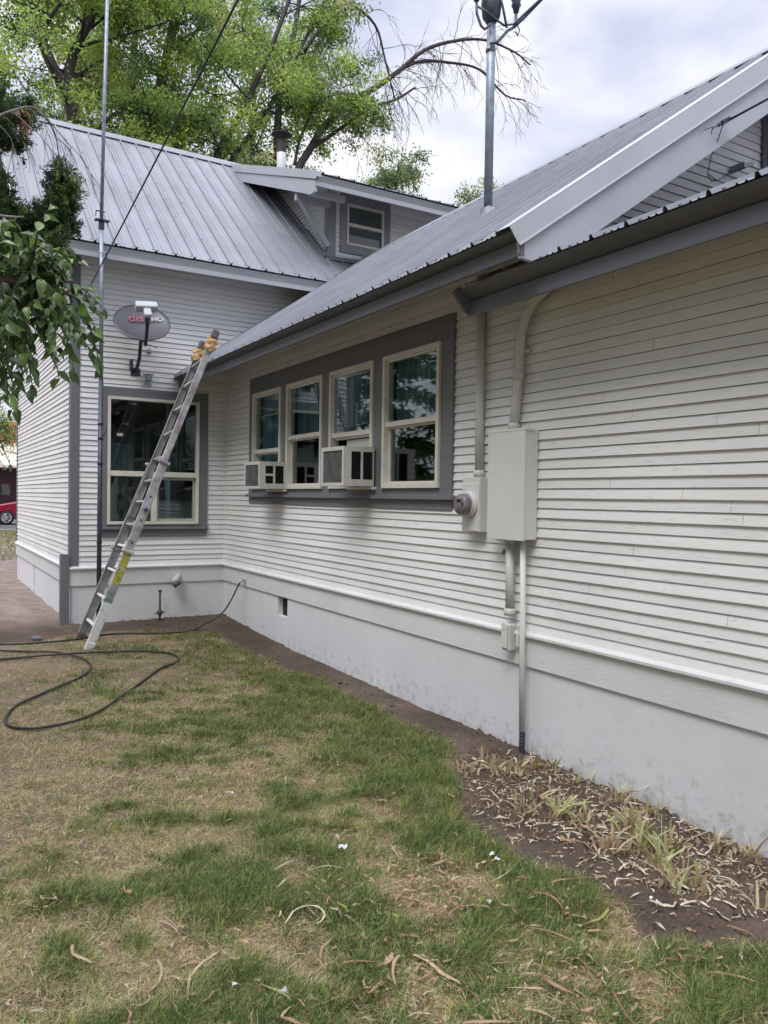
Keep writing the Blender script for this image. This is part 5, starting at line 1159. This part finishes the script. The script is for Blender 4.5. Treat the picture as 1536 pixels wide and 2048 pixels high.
sz = ng.uniform(.014,.028,m); Vv, Ff, Tt = leaf_quads(P_, D, rdir(m, .3, ng), sz, sz*.42, tint); np_mesh('foliage', Vv, Ff, M['leaf'], t, Tt, loc=tuple(t['_o']))
mb = MB(); mb.tube(smooth_path([(-4.1,-3.9,-.1),(-4.0,-3.9,1.5),(-3.9,-3.9,3.0),(-3.8,-3.9,4.6)], 4), [.12-.007*i for i in range(13)], 10)
for a_, b_, r_ in (((-3.85,-3.9,2.9),(-2.95,-4,3.50),.018), ((-3.9,-3.9,2.7),(-2.75,-4,3.75),.016), ((-3.8,-3.9,3.5),(-3.0,-4,4.2),.02)):
    a_, b_ = Vector(a_), Vector(b_); mb.tube(smooth_path([a_, a_.lerp(b_,.5)+Vector((0,0,-.1)), b_], 4), [r_*(1-.08*i) for i in range(9)], 7)
mb.build('trunk', M['bark'], t, smooth=True)
mb = MB()
mb.tube(smooth_path([(-3.6,-4.4,3.46),(-3.2,-4.4,3.455),(-3.08,-4.4,3.46),(-2.99,-4.4,3.475)], 3), [.014-.0008*i for i in range(10)], 7)
mb.build('dead_branch', M['bark_pale'], t, smooth=True); mb = MB()
ARC = [(-3.7,-5,3.65),(-3.27,-5.0,3.82),(-3.16,-5.0,3.89),(-3.03,-5.0,3.96),(-2.96,-5.0,3.94),(-2.90,-5.0,3.87),(-2.87,-5,3.80)]
mb.tube(smooth_path(ARC, 4), [.009-.00025*i for i in range(25)], 7)
for k in range(8):
    p, d = poly_at(ARC, .35+.65*(k+rg.random())/8); c1 = curve(p, (d.x*.9+rg.uniform(-.3,.8), rg.uniform(-.5,.5), -.25), rg.uniform(.22,.55), .45, 8, .5, rg); mb.tube(c1, [.0036*(1-.07*i) for i in range(9)], 4, cap=False)
    for j in range(5):
        q, d2 = poly_at(c1, rg.uniform(.2,.9)); mb.tube(curve(q, d2+Vector((rg.uniform(-.8,.8), rg.uniform(-.6,.6), rg.uniform(-.3,.3))), rg.uniform(.07,.2), .5, 5, .3, rg), [.0026,.0024,.0022,.002,.0018,.0016], 3, cap=False)
for k in range(22):
    p = Vector((rg.uniform(-3.3,-3.0), rg.uniform(-4.5,-4.0), rg.uniform(3.15,3.5))); mb.tube(curve(p, (rg.uniform(-.2,.6), rg.uniform(-.3,.3), -.8), rg.uniform(.2,.5), .2, 6, .25, rg), [.0055*(1-.1*i) for i in range(7)], 4, cap=False)
mb.build('dead_twigs', M['bark_pale'], t)
mb = MB(); 
for k in range(40):
    p = Vector((rg.gauss(-3.0,.025), rg.gauss(-4.6,.03), rg.gauss(4.04,.05))); d = Vector((rg.uniform(-1,1), rg.uniform(-1,1), -1)).normalized(); s_ = d.orthogonal().normalized()
    mb.add([p, p+d*.02+s_*.01, p+d*.045, p+d*.02-s_*.01], [(0,1,2,3)])
mb.build('brown_leaf_bunch', mat('brown dead leaves', (.26,.13,.06), .8, var=.4, vscale=30), t)

# ------------------------------------------------------------------ grass
def in_frame_weight(x, y):
    return np.ones_like(x)
def blades(n, xr, yr, hrange, wrange, segs, seed, tuft=0):
    ng = np.random.default_rng(seed); x = ng.uniform(*xr, n); y = ng.uniform(*yr, n)
    if tuft:
        nc = n//tuft; x = np.repeat(x[:nc], tuft); y = np.repeat(y[:nc], tuft); n = len(x); sp_ = np.repeat(ng.uniform(.012, .04, nc), tuft); x = x + ng.normal(size=n)*sp_; y = y + ng.normal(size=n)*sp_
    lm_ = lawn_mask(x, y); g1 = vnoise(x, y, .85, 11); g2 = vnoise(x, y, .33, 12); g3 = vnoise(x+.3*y, y, .115, 13)
    dist = np.clip((x+2.0)*.22, -.30, .25) + .16*np.clip((-6.2-y)/1.0, 0, 1)*np.clip((-1.6-x)/.6, 0, 1)                   # the turf is greener towards the house
    far_l = np.clip((-x-2.3)*.25, 0, .35)*np.clip((y+6.5)*.3, 0, 1)
    lush = .26*g1+.40*g2+.40*g3 + dist*.75 - far_l*.9 + .10*np.exp(-np.clip(lm_, 0, 9)/.5) + .05
    lush = lush - .16*np.clip((y+3.2)/2.2, 0, 1) 
    p = np.clip((lush-.455)/.26, 0, 1)
    hole = np.clip((vnoise(x, y, .16, 21)*.6+vnoise(x, y, .07, 22)*.4-.30)/.12, .25, 1)
    keep = (ng.random(n) < (.78+.22*p)*hole*np.clip(lm_/.10+.35, 0, 1)) & (lm_ > -.04)
    x, y, p, lush = x[keep], y[keep], p[keep], lush[keep]; n = len(x)
    green = ng.random(n) < (.26+.56*p)
    h = ng.uniform(*hrange, n)*(.60+.65*p)*np.where(green, 1, 1.0)*(.7+.6*vnoise(x, y, .05, 15)); w_ = ng.uniform(*wrange, n)
    a_ = ng.random(n)*2*np.pi; comb = np.stack([np.cos(a_)+.5, np.sin(a_)-.25], 1); comb /= np.linalg.norm(comb, axis=1, keepdims=True)
    lean = np.where(green, ng.uniform(.5, 1.9, n), ng.uniform(1.6, 3.6, n))
    base = np.stack([x, y, gz(x, y)-.004], 1); sidev = np.stack([-comb[:,1], comb[:,0]], 1)
    rot = ng.uniform(-.8, .8, n); sidev = np.stack([sidev[:,0]*np.cos(rot)-sidev[:,1]*np.sin(rot), sidev[:,0]*np.sin(rot)+sidev[:,1]*np.cos(rot)], 1)
    L_ = []
    for i in range(segs+1):
        s_ = i/segs; up_ = h*(s_ - .30*lean/1.5*s_*s_)/(1+.35*lean); out_ = h*lean*.62*s_*s_/(1+.25*lean) + h*.15*s_*lean
        c = base.copy(); c[:, :2] += comb*out_[:, None]; c[:, 2] += np.maximum(up_, .003*s_)
        ww = (w_*(1-.85*s_)/2)[:, None]
        l_ = c.copy(); l_[:, :2] += sidev*ww; r_ = c.copy(); r_[:, :2] -= sidev*ww; L_ += [l_, r_]
    Vv = np.stack(L_, 1).reshape(-1, 3); k = 2*(segs+1)
    Ff = np.concatenate([np.stack([np.arange(n)*k+2*i, np.arange(n)*k+2*i+1, np.arange(n)*k+2*i+3, np.arange(n)*k+2*i+2], 1) for i in range(segs)])
    gcols = palette(n, [(.105,.185,.046), (.034,.080,.024), (.22,.30,.075), (.44,.46,.16)], [3,3,3,2.6], ng, .28); gcols = gcols*(1.15-.42*p[:, None])
    scols = palette(n, [(.66,.50,.34), (.50,.36,.235), (.38,.34,.15), (.84,.70,.50), (.18,.115,.07)], [4,4,4,1.6,1.6], ng, .22)
    tint = np.where(green[:, None], gcols, scols); return Vv, Ff, np.repeat(tint, k, axis=0)
parts = [blades(330000, (-3.75, -.7), (-8.7, -6.0), (.030, .088), (.0018, .0042), 2, 61),
         blades(200000, (-3.9, -.2), (-6.0, -3.4), (.028, .075), (.0024, .0048), 2, 62),
         blades(120000, (-4.4, -.2), (-3.4, -.4), (.020, .046), (.0032, .0058), 1, 63),
         blades(60000, (-3.75, -.5), (-8.8, -5.2), (.045, .10), (.0022, .0042), 3, 66, 34), blades(26000, (-3.9, -.2), (-5.2, -1.0), (.04, .085), (.003, .005), 2, 67, 30),
         blades(50000, (-6.0, -3.7), (-9.4, -.5), (.022, .05), (.003, .006), 1, 64), blades(26000, (-3.4, -.2), (-10.5, -8.7), (.022, .05), (.003, .006), 1, 65)]
off = 0; VV = []; FF = []; CC = []
for a_, b_, c_ in parts: VV.append(a_); FF.append(b_+off); CC.append(c_); off += len(a_)
g = np_mesh('lawn_grass', np.concatenate(VV), np.concatenate(FF), M['blade'], col=np.concatenate(CC)); g['kind'] = 'stuff'; g['label'] = 'patchy mown grass, green in places and straw coloured elsewhere'; g['category'] = 'grass'
# grass strip beside the road
ng = np.random.default_rng(70); n = 9000; x = ng.uniform(-3, 5, n); y = ng.uniform(9.6, 23.4, n); h = ng.uniform(.05, .13, n)
P_ = np.stack([x, y, gz(x, y)-.01], 1); D = rdir(n, 1.6, ng); D[:, 2] = np.abs(D[:, 2])
Vv, Ff, Tt = leaf_quads(P_, D, rdir(n, 0, ng), h, h*.25, palette(n, [(.16,.22,.05), (.36,.30,.15), (.26,.26,.09)], [2,2,2], ng)); g = np_mesh('verge_grass', Vv, Ff, M['blade'], col=Tt); g['kind'] = 'stuff'; g['label'] = 'rough yellowing grass on the verge beside the road'; g['category'] = 'grass'

# ------------------------------------------------------------------ cut leaf litter
def ribbon(V_, F_, C_, x, y, z, ang, ln, wd, bend, twist, lift, col, rg, n=7):
    b = len(V_); px, py = x, y
    wob = 0; big = ln > .15
    for i in range(n+1):
        s_ = i/n; wob += rg.gauss(0, .12 if big else .38); a_ = ang + bend*(s_-.5)*(1+.5*math.sin(3*s_+twist)) + wob
        if i: px += math.cos(a_)*ln/n; py += math.sin(a_)*ln/n
        ww = wd*(.35+.65*math.sin(math.pi*min(1, .18+s_*.75)))*.5*rg.uniform(.75,1.2); tw = twist*(s_-.4) + (0 if big else rg.gauss(0, .5))
        cx, cy, cz = -math.sin(a_)*ww*math.cos(tw), math.cos(a_)*ww*math.cos(tw), ww*math.sin(tw)
        hz = float(gz(px, py)) + z + lift*math.sin(math.pi*s_)*.4 + abs(cz)
        V_ += [(px-cx, py-cy, hz-cz), (px+cx, py+cy, hz+cz)]
        f = .85+.3*rg.random(); C_ += [tuple(c*f for c in col)]*2
    for i in range(n): F_.append((b+2*i, b+2*i+1, b+2*i+3, b+2*i+2))
rg = random.Random(101); V_, F_, C_ = [], [], []
DRY = [(.40,.27,.18), (.32,.20,.13), (.46,.35,.24), (.25,.14,.095), (.34,.28,.17), (.52,.45,.35)]
PALE = [(.46,.36,.25), (.36,.25,.16), (.58,.50,.38), (.28,.18,.11), (.44,.39,.27), (.66,.60,.48)]
def scatter(n, fx, fy, ln, wd, z, cond, cols=DRY, w_=(4,4,3,2,2,1)):
    k = 0; tries = 0
    while k < n and tries < 12*n:
        x, y = fx(), fy(); tries += 1
        if not cond(x, y): continue
        l_ = rg.uniform(*ln); ribbon(V_, F_, C_, x, y, rg.uniform(*z), rg.uniform(0, 6.28), l_, rg.uniform(*wd), rg.gauss(0, .75)*(1 if rg.random() < .8 else 2.4), rg.gauss(0, 1.3), rg.uniform(0, .03)*l_/.1, cols[rg.choices(range(len(cols)), w_)[0]], rg, 6); k += 1
lawn = lambda x, y: float(lawn_mask(x, y)) > .02
clx = [(rg.gauss(-1.75,.55), rg.uniform(-8.6,-7.2)) for _ in range(48)]
for (qx, qy) in clx: scatter(rg.randint(5, 18), lambda: rg.gauss(qx, .07), lambda: rg.gauss(qy, .06), (.015, .085), (.004, .012), (.014, .040), lawn)
scatter(420, lambda: rg.gauss(-1.85, .8), lambda: rg.uniform(-8.6, -7.2), (.02, .11), (.004, .011), (.008, .034), lawn)
for _ in range(26):
    qx, qy = rg.uniform(-3.3,-.9), rg.uniform(-8.0,-5.6); scatter(rg.randint(2, 9), lambda: rg.gauss(qx, .06), lambda: rg.gauss(qy, .06), (.015, .07), (.003, .010), (.018, .038), lawn)
scatter(60, lambda: rg.uniform(-3.3, -.9), lambda: rg.uniform(-8.0, -5.6), (.02, .08), (.004, .010), (.02, .04), lawn)
scatter(85, lambda: rg.gauss(-1.85, .65), lambda: rg.uniform(-8.6, -7.0), (.09, .22), (.005, .013), (.012, .04), lawn, DRY, (5,4,3,2,4,2))
scatter(60, lambda: rg.uniform(-3.6, -.5), lambda: rg.uniform(-5.6, -1.0), (.03, .08), (.004, .009), (.02, .035), lawn)
g = MB(); 
lit = thing('x', (0,0,0), '', ''); o = mesh_leaves('fallen_leaf_litter', V_, F_, C_, M['dry'], lit); o.parent = None; bpy.data.objects.remove(lit); o['kind'] = 'stuff'; o['label'] = 'dry curled leaf scraps strewn over the lawn'; o['category'] = 'leaf litter'
V_, F_, C_ = [], [], []
bed = lambda x, y: float(lawn_mask(x, y)) < -.07 and x < -.02 and y > -8.5
for (cx, cy, sp, n) in ((-.45,-6.45,.20,330), (-.62,-7.05,.24,310), (-.55,-7.6,.25,340), (-.25,-7.2,.22,300), (-.3,-8.0,.25,320), (-.75,-7.0,.15,80), (-.2,-6.7,.15,60)):
    scatter(n, lambda: rg.gauss(cx, sp), lambda: rg.gauss(cy, sp*1.1), (.015, .07), (.003, .011), (.002, .022), bed, PALE, (4,4,3,3,3,2))
scatter(260, lambda: rg.gauss(-.45,.3), lambda: rg.uniform(-8.3,-6.2), (.06, .16), (.006, .014), (.006, .03), bed, PALE, (4,3,4,1,4,3))
lit = thing('x', (0,0,0), '', ''); o = mesh_leaves('bed_leaf_litter', V_, F_, C_, M['dry'], lit); o.parent = None; bpy.data.objects.remove(lit); o['kind'] = 'stuff'; o['label'] = 'brown chopped leaves lying on the bare flower bed soil'; o['category'] = 'leaf litter'
# pebbles and clods in the bare soil
ng = np.random.default_rng(111); mb = MB(); rg2 = random.Random(5)
for k in range(2200):
    x = rg2.uniform(-1.3, -.03); y = rg2.uniform(-8.6, -5.7) if k % 3 else rg2.uniform(-5.7, -.1)
    if float(lawn_mask(x, y)) > -.03: continue
    s_ = rg2.uniform(.003, .010)*(1.7 if rg2.random() < .08 else 1); c = Vector((x, y, float(gz(x, y))+s_*.3)); a_ = rg2.uniform(0, 3)
    mb.obox(c, (math.cos(a_)*s_, math.sin(a_)*s_, s_*.2), (-math.sin(a_)*s_*.8, math.cos(a_)*s_*.8, 0), (0, s_*.1, s_*.6))
o = mb.build('soil_crumbs', mat('soil crumbs', (.12,.085,.065), .95, col2=(.045,.031,.024), vscale=8, thr=(.4,.6)), None); o['kind'] = 'stuff'; o['label'] = 'small clods and pebbles on the bare soil along the wall'; o['category'] = 'soil'

# individually visible long leaves on the lawn
def single(px, py, ang, ln, wd, bend, twist, lift, col, label, name='dry_leaf', cat='dry leaf', group='large dry leaves on the lawn', z=.032):
    V1, F1, C1 = [], [], []; ribbon(V1, F1, C1, px, py, z, ang, ln, wd, bend, twist, lift, col, random.Random(int(px*-1000)), 12)
    p = (px, py, float(gz(px, py))+z); t_ = bpy.data.objects.new(name, None); t_['_o'] = p
    o_ = mesh_leaves(name, V1, F1, C1, M['dry'], t_); o_.parent = None; o_.location = p; bpy.data.objects.remove(t_); tag(o_, label, cat, group); o_.name = name; return o_
single(-2.24, -7.50, 2.75, .34, .011, 4.2, .5, .01, (.66,.60,.46), 'long pale C-shaped curled leaf on the lawn near the bottom of the photo')
single(-2.02, -7.87, -.95, .24, .016, .15, .2, .01, (.52,.38,.24), 'straight tan blade slanting down to the right near the bottom edge')
single(-2.20, -7.86, .15, .13, .022, .2, .4, .01, (.55,.38,.24), 'short wide tan leaf piece left of the straight tan blade')
single(-2.84, -6.83, -1.3, .09, .022, .3, .6, .02, (.50,.30,.15), 'short orange-brown leaf standing on the left part of the lawn')
single(-3.11, -7.20, -1.0, .17, .013, 1.6, .5, .01, (.46,.34,.22), 'hooked pinkish tan leaf at the lower left')
single(-1.80, -6.83, .2, .08, .018, .3, .3, .01, (.48,.36,.22), 'small tan leaf scrap in the middle of the lawn')
single(-1.56, -7.74, 2.6, .22, .012, .9, .8, .01, (.40,.27,.18), 'brown wavy leaf strip right of the middle of the lawn')
single(-1.28, -7.38, 2.9, .12, .014, -.7, .6, .01, (.50,.38,.25), 'narrow tan leaf on the green turf near the flower bed')
single(-1.30, -8.03, .15, .17, .014, .1, .2, .0, (.34,.33,.11), 'long yellow-green leaf fading to orange at the edge of the bed')
single(-2.83, -7.72, .9, .30, .009, -1.2, .5, .01, (.48,.40,.28), 'thin pale curved stalk at the bottom left of the lawn')
single(-2.10, -7.50, 1.5, .10, .007, .1, .3, .02, (.36,.42,.10), 'thin bright green cut leaf standing in the lawn', name='green_leaf', cat='cut leaf', group='cut green leaves on the lawn')
single(-1.93, -7.62, 1.9, .13, .008, .6, .3, .02, (.40,.44,.12), 'bent bright green cut leaf right of the pale curled leaf', name='green_leaf', cat='cut leaf', group='cut green leaves on the lawn')
def scrap(px, py, r_, label, name='paper_scrap'):
    rq = random.Random(int(abs(px)*999)); z0 = float(gz(px, py))+.036; mb = MB(); vs = [(px, py, z0+.006)]; n = 8
    for k in range(n): a_ = k*2*math.pi/n; q = r_*rq.uniform(.5, 1.15); vs.append((px+math.cos(a_)*q, py+math.sin(a_)*q*.7, z0+rq.uniform(-.008,.016)))
    mb.add(vs, [(0, 1+k, 1+(k+1) % n) for k in range(n)]); o_ = mb.build(name, M['paper'], None, (px, py, z0)); tag(o_, label, 'paper scrap', 'white paper scraps on the lawn')
for (x_, y_, r_, lb) in ((-2.074,-6.029,.028,'white paper scrap in the middle of the lawn, farthest of the large ones'), (-1.832,-6.95,.024,'crumpled bluish white scrap on the lawn right of centre'), (-1.24,-7.36,.022,'white scrap on the greener turf near the flower bed'),
                     (-1.53,-7.72,.018,'small round white scrap in the green turf at lower right'), (-2.66,-7.72,.018,'small bright white scrap at the lower left of the lawn'), (-2.53,-7.83,.024,'bluish plastic scrap close to the bottom edge'), (-1.244,-7.40,.02,'white peel lying on turf between two tan leaves'), (-.90,-8.02,.014,'pale scrap on the soil at the corner of the bed')):
    scrap(x_, y_, r_, lb)

# cut iris stumps in the bed
CL = [[-0.642,-6.335,5],[-0.398,-6.2,3],[-0.45,-6.419,7],[-0.36,-6.50,7],[-0.204,-6.518,6],[-0.119,-6.563,4],[-0.097,-6.804,2],[-0.715,-6.967,4],[-0.55,-6.90,4],[-0.606,-7.132,7],[-0.50,-7.22,3],[-0.65,-7.55,5],[0.0,0,0],[-0.14,-7.128,5],[-0.13,-7.36,3],
      [-0.497,-7.62,6],[-0.56,-7.78,5],[-0.691,-7.973,4],[-0.40,-7.70,5],[-0.13,-7.784,6],[-0.60,-8.0,4],[-0.50,-8.266,2],[-0.10,-7.95,3],[-0.40,-7.45,7]]
VIEW = ['with leaning pale leaves nearest the lawn corner', 'of few short stems beside the thin pipe', 'of dense tan stems in the far row', 'of brown stubble right of the dense tan one', 'tucked against the foundation below the pipe', 'of short brown stems near the wall', 'a single pale stem pair near the wall', 'of brown stems in the middle row', 'of two short wide stems', 'with a fan of pale green leaves', 'of thin stems behind the fan', 'low by the lawn edge with white leaf bases', '', 'with one tall dark green blade by the wall', 'of fine green blades near the wall', 'with tall upright pale blades in the bed centre', 'with bent green blades in the bed centre', 'with one long curved green blade at front', 'of mid-height green stems', 'of ragged brown stubs on the right by the wall', 'of dry stems at the front right', 'a lone short stub at the far right', 'of dry strands at right by the wall', 'with tall blades left of centre']
rg = random.Random(131)
for i, (x, y, nb) in enumerate(CL):
    if not nb: continue
    z = float(gz(x, y)); t = thing('cut_plant', (x, y, z), 'cut iris clump ' + VIEW[i], 'cut plant', 'cut back clumps in the flower bed')
    V_, F_, C_ = [], [], []; tall = i in (9, 13, 15, 16, 17, 18, 23)
    for k in range(nb*4):
        a_ = rg.uniform(0, 6.28); r_ = rg.uniform(0, .055); bx, by = x+math.cos(a_)*r_, y+math.sin(a_)*r_; h = rg.uniform(.045, .14)*(1.35 if tall else 1.0); ln_ = rg.uniform(.0, 1.3)**1.5*.8; la_ = rg.uniform(0, 6.28); wd = rg.uniform(.012, .028)
        gr = rg.random() < (.65 if tall else .25); c0 = rg.choice([(.50,.44,.30),(.34,.24,.14),(.44,.36,.22)]); c1 = (rg.choice([(.34,.40,.14),(.24,.31,.09),(.46,.48,.22)]) if gr else rg.choice([(.42,.33,.20),(.30,.20,.12),(.52,.44,.30)])); wa = rg.uniform(0, 3.14); b = len(V_)
        for s_i in range(5):
            s_ = s_i/4; cx = bx + math.cos(la_)*ln_*h*s_*s_; cy = by + math.sin(la_)*ln_*h*s_*s_; cz = z - .01 + h*s_*(1-.25*ln_*s_); w_ = wd*(1-.55*s_)*.5
            V_ += [(cx-math.cos(wa)*w_, cy-math.sin(wa)*w_, cz), (cx, cy+.001, cz), (cx+math.cos(wa)*w_, cy+math.sin(wa)*w_, cz+.001)]; cc_ = tuple(c0[j]*(1-s_)+c1[j]*s_ for j in range(3)); C_ += [cc_]*3
        for s_i in range(4):
            q = b+3*s_i; F_ += [(q, q+1, q+4, q+3), (q+1, q+2, q+5, q+4)]
    for k in range(nb*5):
        a_ = rg.uniform(0, 6.28); r_ = rg.uniform(.03, .13); bx, by = x+math.cos(a_)*r_, y+math.sin(a_)*r_
        if bx > -.03: continue
        h = rg.uniform(.02, .065); wd = rg.uniform(.007, .016); wa = rg.uniform(0, 3.14); lx, ly = rg.gauss(0, .35)*h, rg.gauss(0, .35)*h; z1 = float(gz(bx, by))-.006; b = len(V_); c_ = rg.choice([(.50,.41,.27), (.38,.28,.17), (.58,.50,.34), (.30,.21,.13)])
        V_ += [(bx-math.cos(wa)*wd*.5, by-math.sin(wa)*wd*.5, z1), (bx+math.cos(wa)*wd*.5, by+math.sin(wa)*wd*.5, z1), (bx+lx+math.cos(wa)*wd*.42, by+ly+math.sin(wa)*wd*.42, z1+h), (bx+lx-math.cos(wa)*wd*.42, by+ly-math.sin(wa)*wd*.42, z1+h*rg.uniform(.8,1))]
        C_ += [tuple(q*.8 for q in c_)]*2 + [c_]*2; F_.append((b, b+1, b+2, b+3))
    o = mesh_leaves('cut_stems', V_, F_, C_, M['dry'], t)
# broad weed in the lawn
t = thing('weed', (-2.24,-6.93,-.1), 'small broad-leaved green weed growing in the lawn', 'weed')
rg = random.Random(141); V_, F_, C_ = [], [], []
for k in range(11):
    a_ = rg.uniform(0, 6.28); big_leaf(V_, F_, C_, (-2.24, -6.93, float(gz(-2.24,-6.93))+.02), (math.cos(a_), math.sin(a_), rg.uniform(.2,.9)), (0,0,1), rg.uniform(.035,.06), rg.uniform(.018,.028), (.05,.13,.04), rg)
mesh_leaves('leaves', V_, F_, C_, M['leaf'], t)

# ------------------------------------------------------------------ red car and brick building across the road
cx0, cy0, cz0 = .02, 29.2, .157
t = thing('parked_car', (cx0, cy0, cz0), 'red hatchback parked on the road beyond the end of the house', 'car')
M['car_red'] = mat('red car paint', (.30,.012,.035), .25); M['tyre'] = mat('tyre rubber', (.02,.02,.022), .85); M['rim'] = mat('silver alloy rim', (.62,.63,.66), .35, metal=.4); M['car_glass'] = mat('car glass', (.03,.035,.045), .08)
body = [(-.92,.28),(-.95,.55),(-.86,.72),(-.55,.82),(.25,.97),(.55,1.02),(1.25,1.42),(1.7,1.50),(2.5,1.50),(3.1,1.38),(3.35,.98),(3.42,.60),(3.38,.30),(2.98,.24),(2.96,.40),(2.82,.58),(2.62,.64),(2.42,.58),(2.28,.40),(2.26,.24),(.40,.22),(.38,.38),(.24,.58),(.0,.66),(-.24,.58),(-.38,.38),(-.40,.25)]
mb = MB(); prof_w = lambda z: .88 - .20*max(0, (z-.9)/.6)**1.3
def side(y_s): return [(cx0+px, cy0+.9+y_s*prof_w(pz_), cz0+pz_) for px, pz_ in body]
A_, B_ = side(-1), side(1); n = len(body); mb.add(A_+B_, [tuple(range(n)), tuple(range(n, 2*n))[::-1]] + [(i, n+i, n+(i+1) % n, (i+1) % n) for i in range(n)]); mb.build('body', M['car_red'], t, bevel=.02)
mb = MB(); mb.add([(cx0+px, cy0+.9-prof_w(pz_)-.006, cz0+pz_) for px, pz_ in ((.62,1.03),(1.28,1.36),(1.72,1.43),(1.72,1.03))], [(0,1,2,3)]); mb.build('side_window', M['car_glass'], t)
mb = MB(); mb.add([(cx0+px, cy0+.9-prof_w(pz_)-.006, cz0+pz_) for px, pz_ in ((1.80,1.03),(1.80,1.43),(2.45,1.43),(3.0,1.30),(3.05,1.05))], [(0,1,2,3,4)]); mb.build('side_window', M['car_glass'], t)
mb = MB(); mb.add([(cx0+.50,cy0+.9-.78,cz0+1.035),(cx0+.50,cy0+.9+.78,cz0+1.035),(cx0+1.22,cy0+.9+.66,cz0+1.425),(cx0+1.22,cy0+.9-.66,cz0+1.425)], [(0,1,2,3)]); mb.build('windscreen', M['car_glass'], t)
mb = MB(); mb.box(cx0-.94, cx0-.70, cy0+.9-.87, cy0+.9-.55, cz0+.58, cz0+.72); mb.build('headlight', M['rim'], t, bevel=.03)
for wx in (0, 2.62):
    for wy in (.06, 1.74):
        sg = -1 if wy < 1 else 1
        mb = MB(); mb.lathe([(.20,-.10),(.29,-.10),(.315,-.07),(.315,.07),(.29,.10),(.20,.10),(.20,-.10)], (cx0+wx, cy0+wy, cz0+.315), (0,1,0), 28); w_ = mb.build('wheel', M['tyre'], t, smooth=True)
        mb = MB(); c = Vector((cx0+wx, cy0+wy+sg*.09, cz0+.315)); mb.lathe([(.215,-.01),(.215,.012),(.185,.012),(.185,-.01)], c, (0,sg,0), 28); mb.lathe([(.0,.012),(.04,.010),(.045,-.01)], c, (0,sg,0), 14)
        for k in range(5):
            a_ = k*2*math.pi/5+.5; d = Vector((math.cos(a_), 0, math.sin(a_))); e = Vector((-math.sin(a_), 0, math.cos(a_)))
            for q in (-1, 1): mb.obox(c + d*.115 + e*.022*q*1.2, d*.08, Vector((0,.008,0)), (e+d*.0)*.010)
        mb.build('rim', M['rim'], w_)
# building
M['brick'] = mat('red brick', (.36,.10,.06), .85); tt_ = M['brick'].node_tree; bk = tt_.nodes.new('ShaderNodeTexBrick'); bk.inputs['Scale'].default_value = 1.0; bk.inputs['Color1'].default_value = (.34,.085,.055,1); bk.inputs['Color2'].default_value = (.26,.06,.04,1); bk.inputs['Mortar'].default_value = (.38,.28,.24,1)
bk.inputs['Brick Width'].default_value = .42; bk.inputs['Row Height'].default_value = .15; bk.inputs['Mortar Size'].default_value = .014
tcb = tt_.nodes.new('ShaderNodeTexCoord'); sx = tt_.nodes.new('ShaderNodeSeparateXYZ'); cx_ = tt_.nodes.new('ShaderNodeCombineXYZ'); tt_.links.new(tcb.outputs['Object'], sx.inputs[0]); tt_.links.new(sx.outputs[0], cx_.inputs[0]); tt_.links.new(sx.outputs[2], cx_.inputs[1]); tt_.links.new(cx_.outputs[0], bk.inputs['Vector']); tt_.links.new(bk.outputs['Color'], tt_.nodes['Principled BSDF'].inputs['Base Color'])
t = thing('brick_building', (0, 50, .29), 'red brick shop building with a pale metal awning across the road', 'building')
mb = MB(); mb.box(-14, 12, 50, 60, .29, 6.25); mb.build('wall', M['brick'], t)
mb = MB(); mb.box(-14.1, 12.1, 49.85, 60.1, 6.25, 6.5); mb.build('cornice', mat('orange red cornice', (.42,.12,.06), .7), t)
mb = MB(); n = 130
vs = []; 
for k in range(n+1): x_ = -10+.12*k*1.2; o_ = .03*(k % 2); vs += [(x_, 49.98, 5.05-o_), (x_, 48.1, 3.45-o_)]
mb.add(vs, [(2*k, 2*k+1, 2*k+3, 2*k+2) for k in range(n)]); mb.box(-10, 8.7, 48.06, 48.1, 3.30, 3.47); mb.build('awning', mat('cream awning metal', (.66,.58,.50), .6, var=.1), t)
mb = MB(); mb.box(-9.5, 8.2, 49.93, 49.997, .35, 3.6); mb.build('shopfront', mat('dark maroon shopfront', (.045,.012,.022), .5), t)
mb = MB(); mb.box(1.62, 2.15, 49.89, 49.925, 1.45, 2.2); mb.build('poster', mat('grey poster', (.16,.17,.16), .7, col2=(.07,.05,.06), vscale=5, thr=(.4,.5)), t)
mb = MB(); 
for k in range(5): mb.box(-9+4*k, -8.9+4*k, 48.1, 48.2, .29, 3.4)
mb.build('awning_posts', mat('awning post', (.30,.28,.26), .6), t)
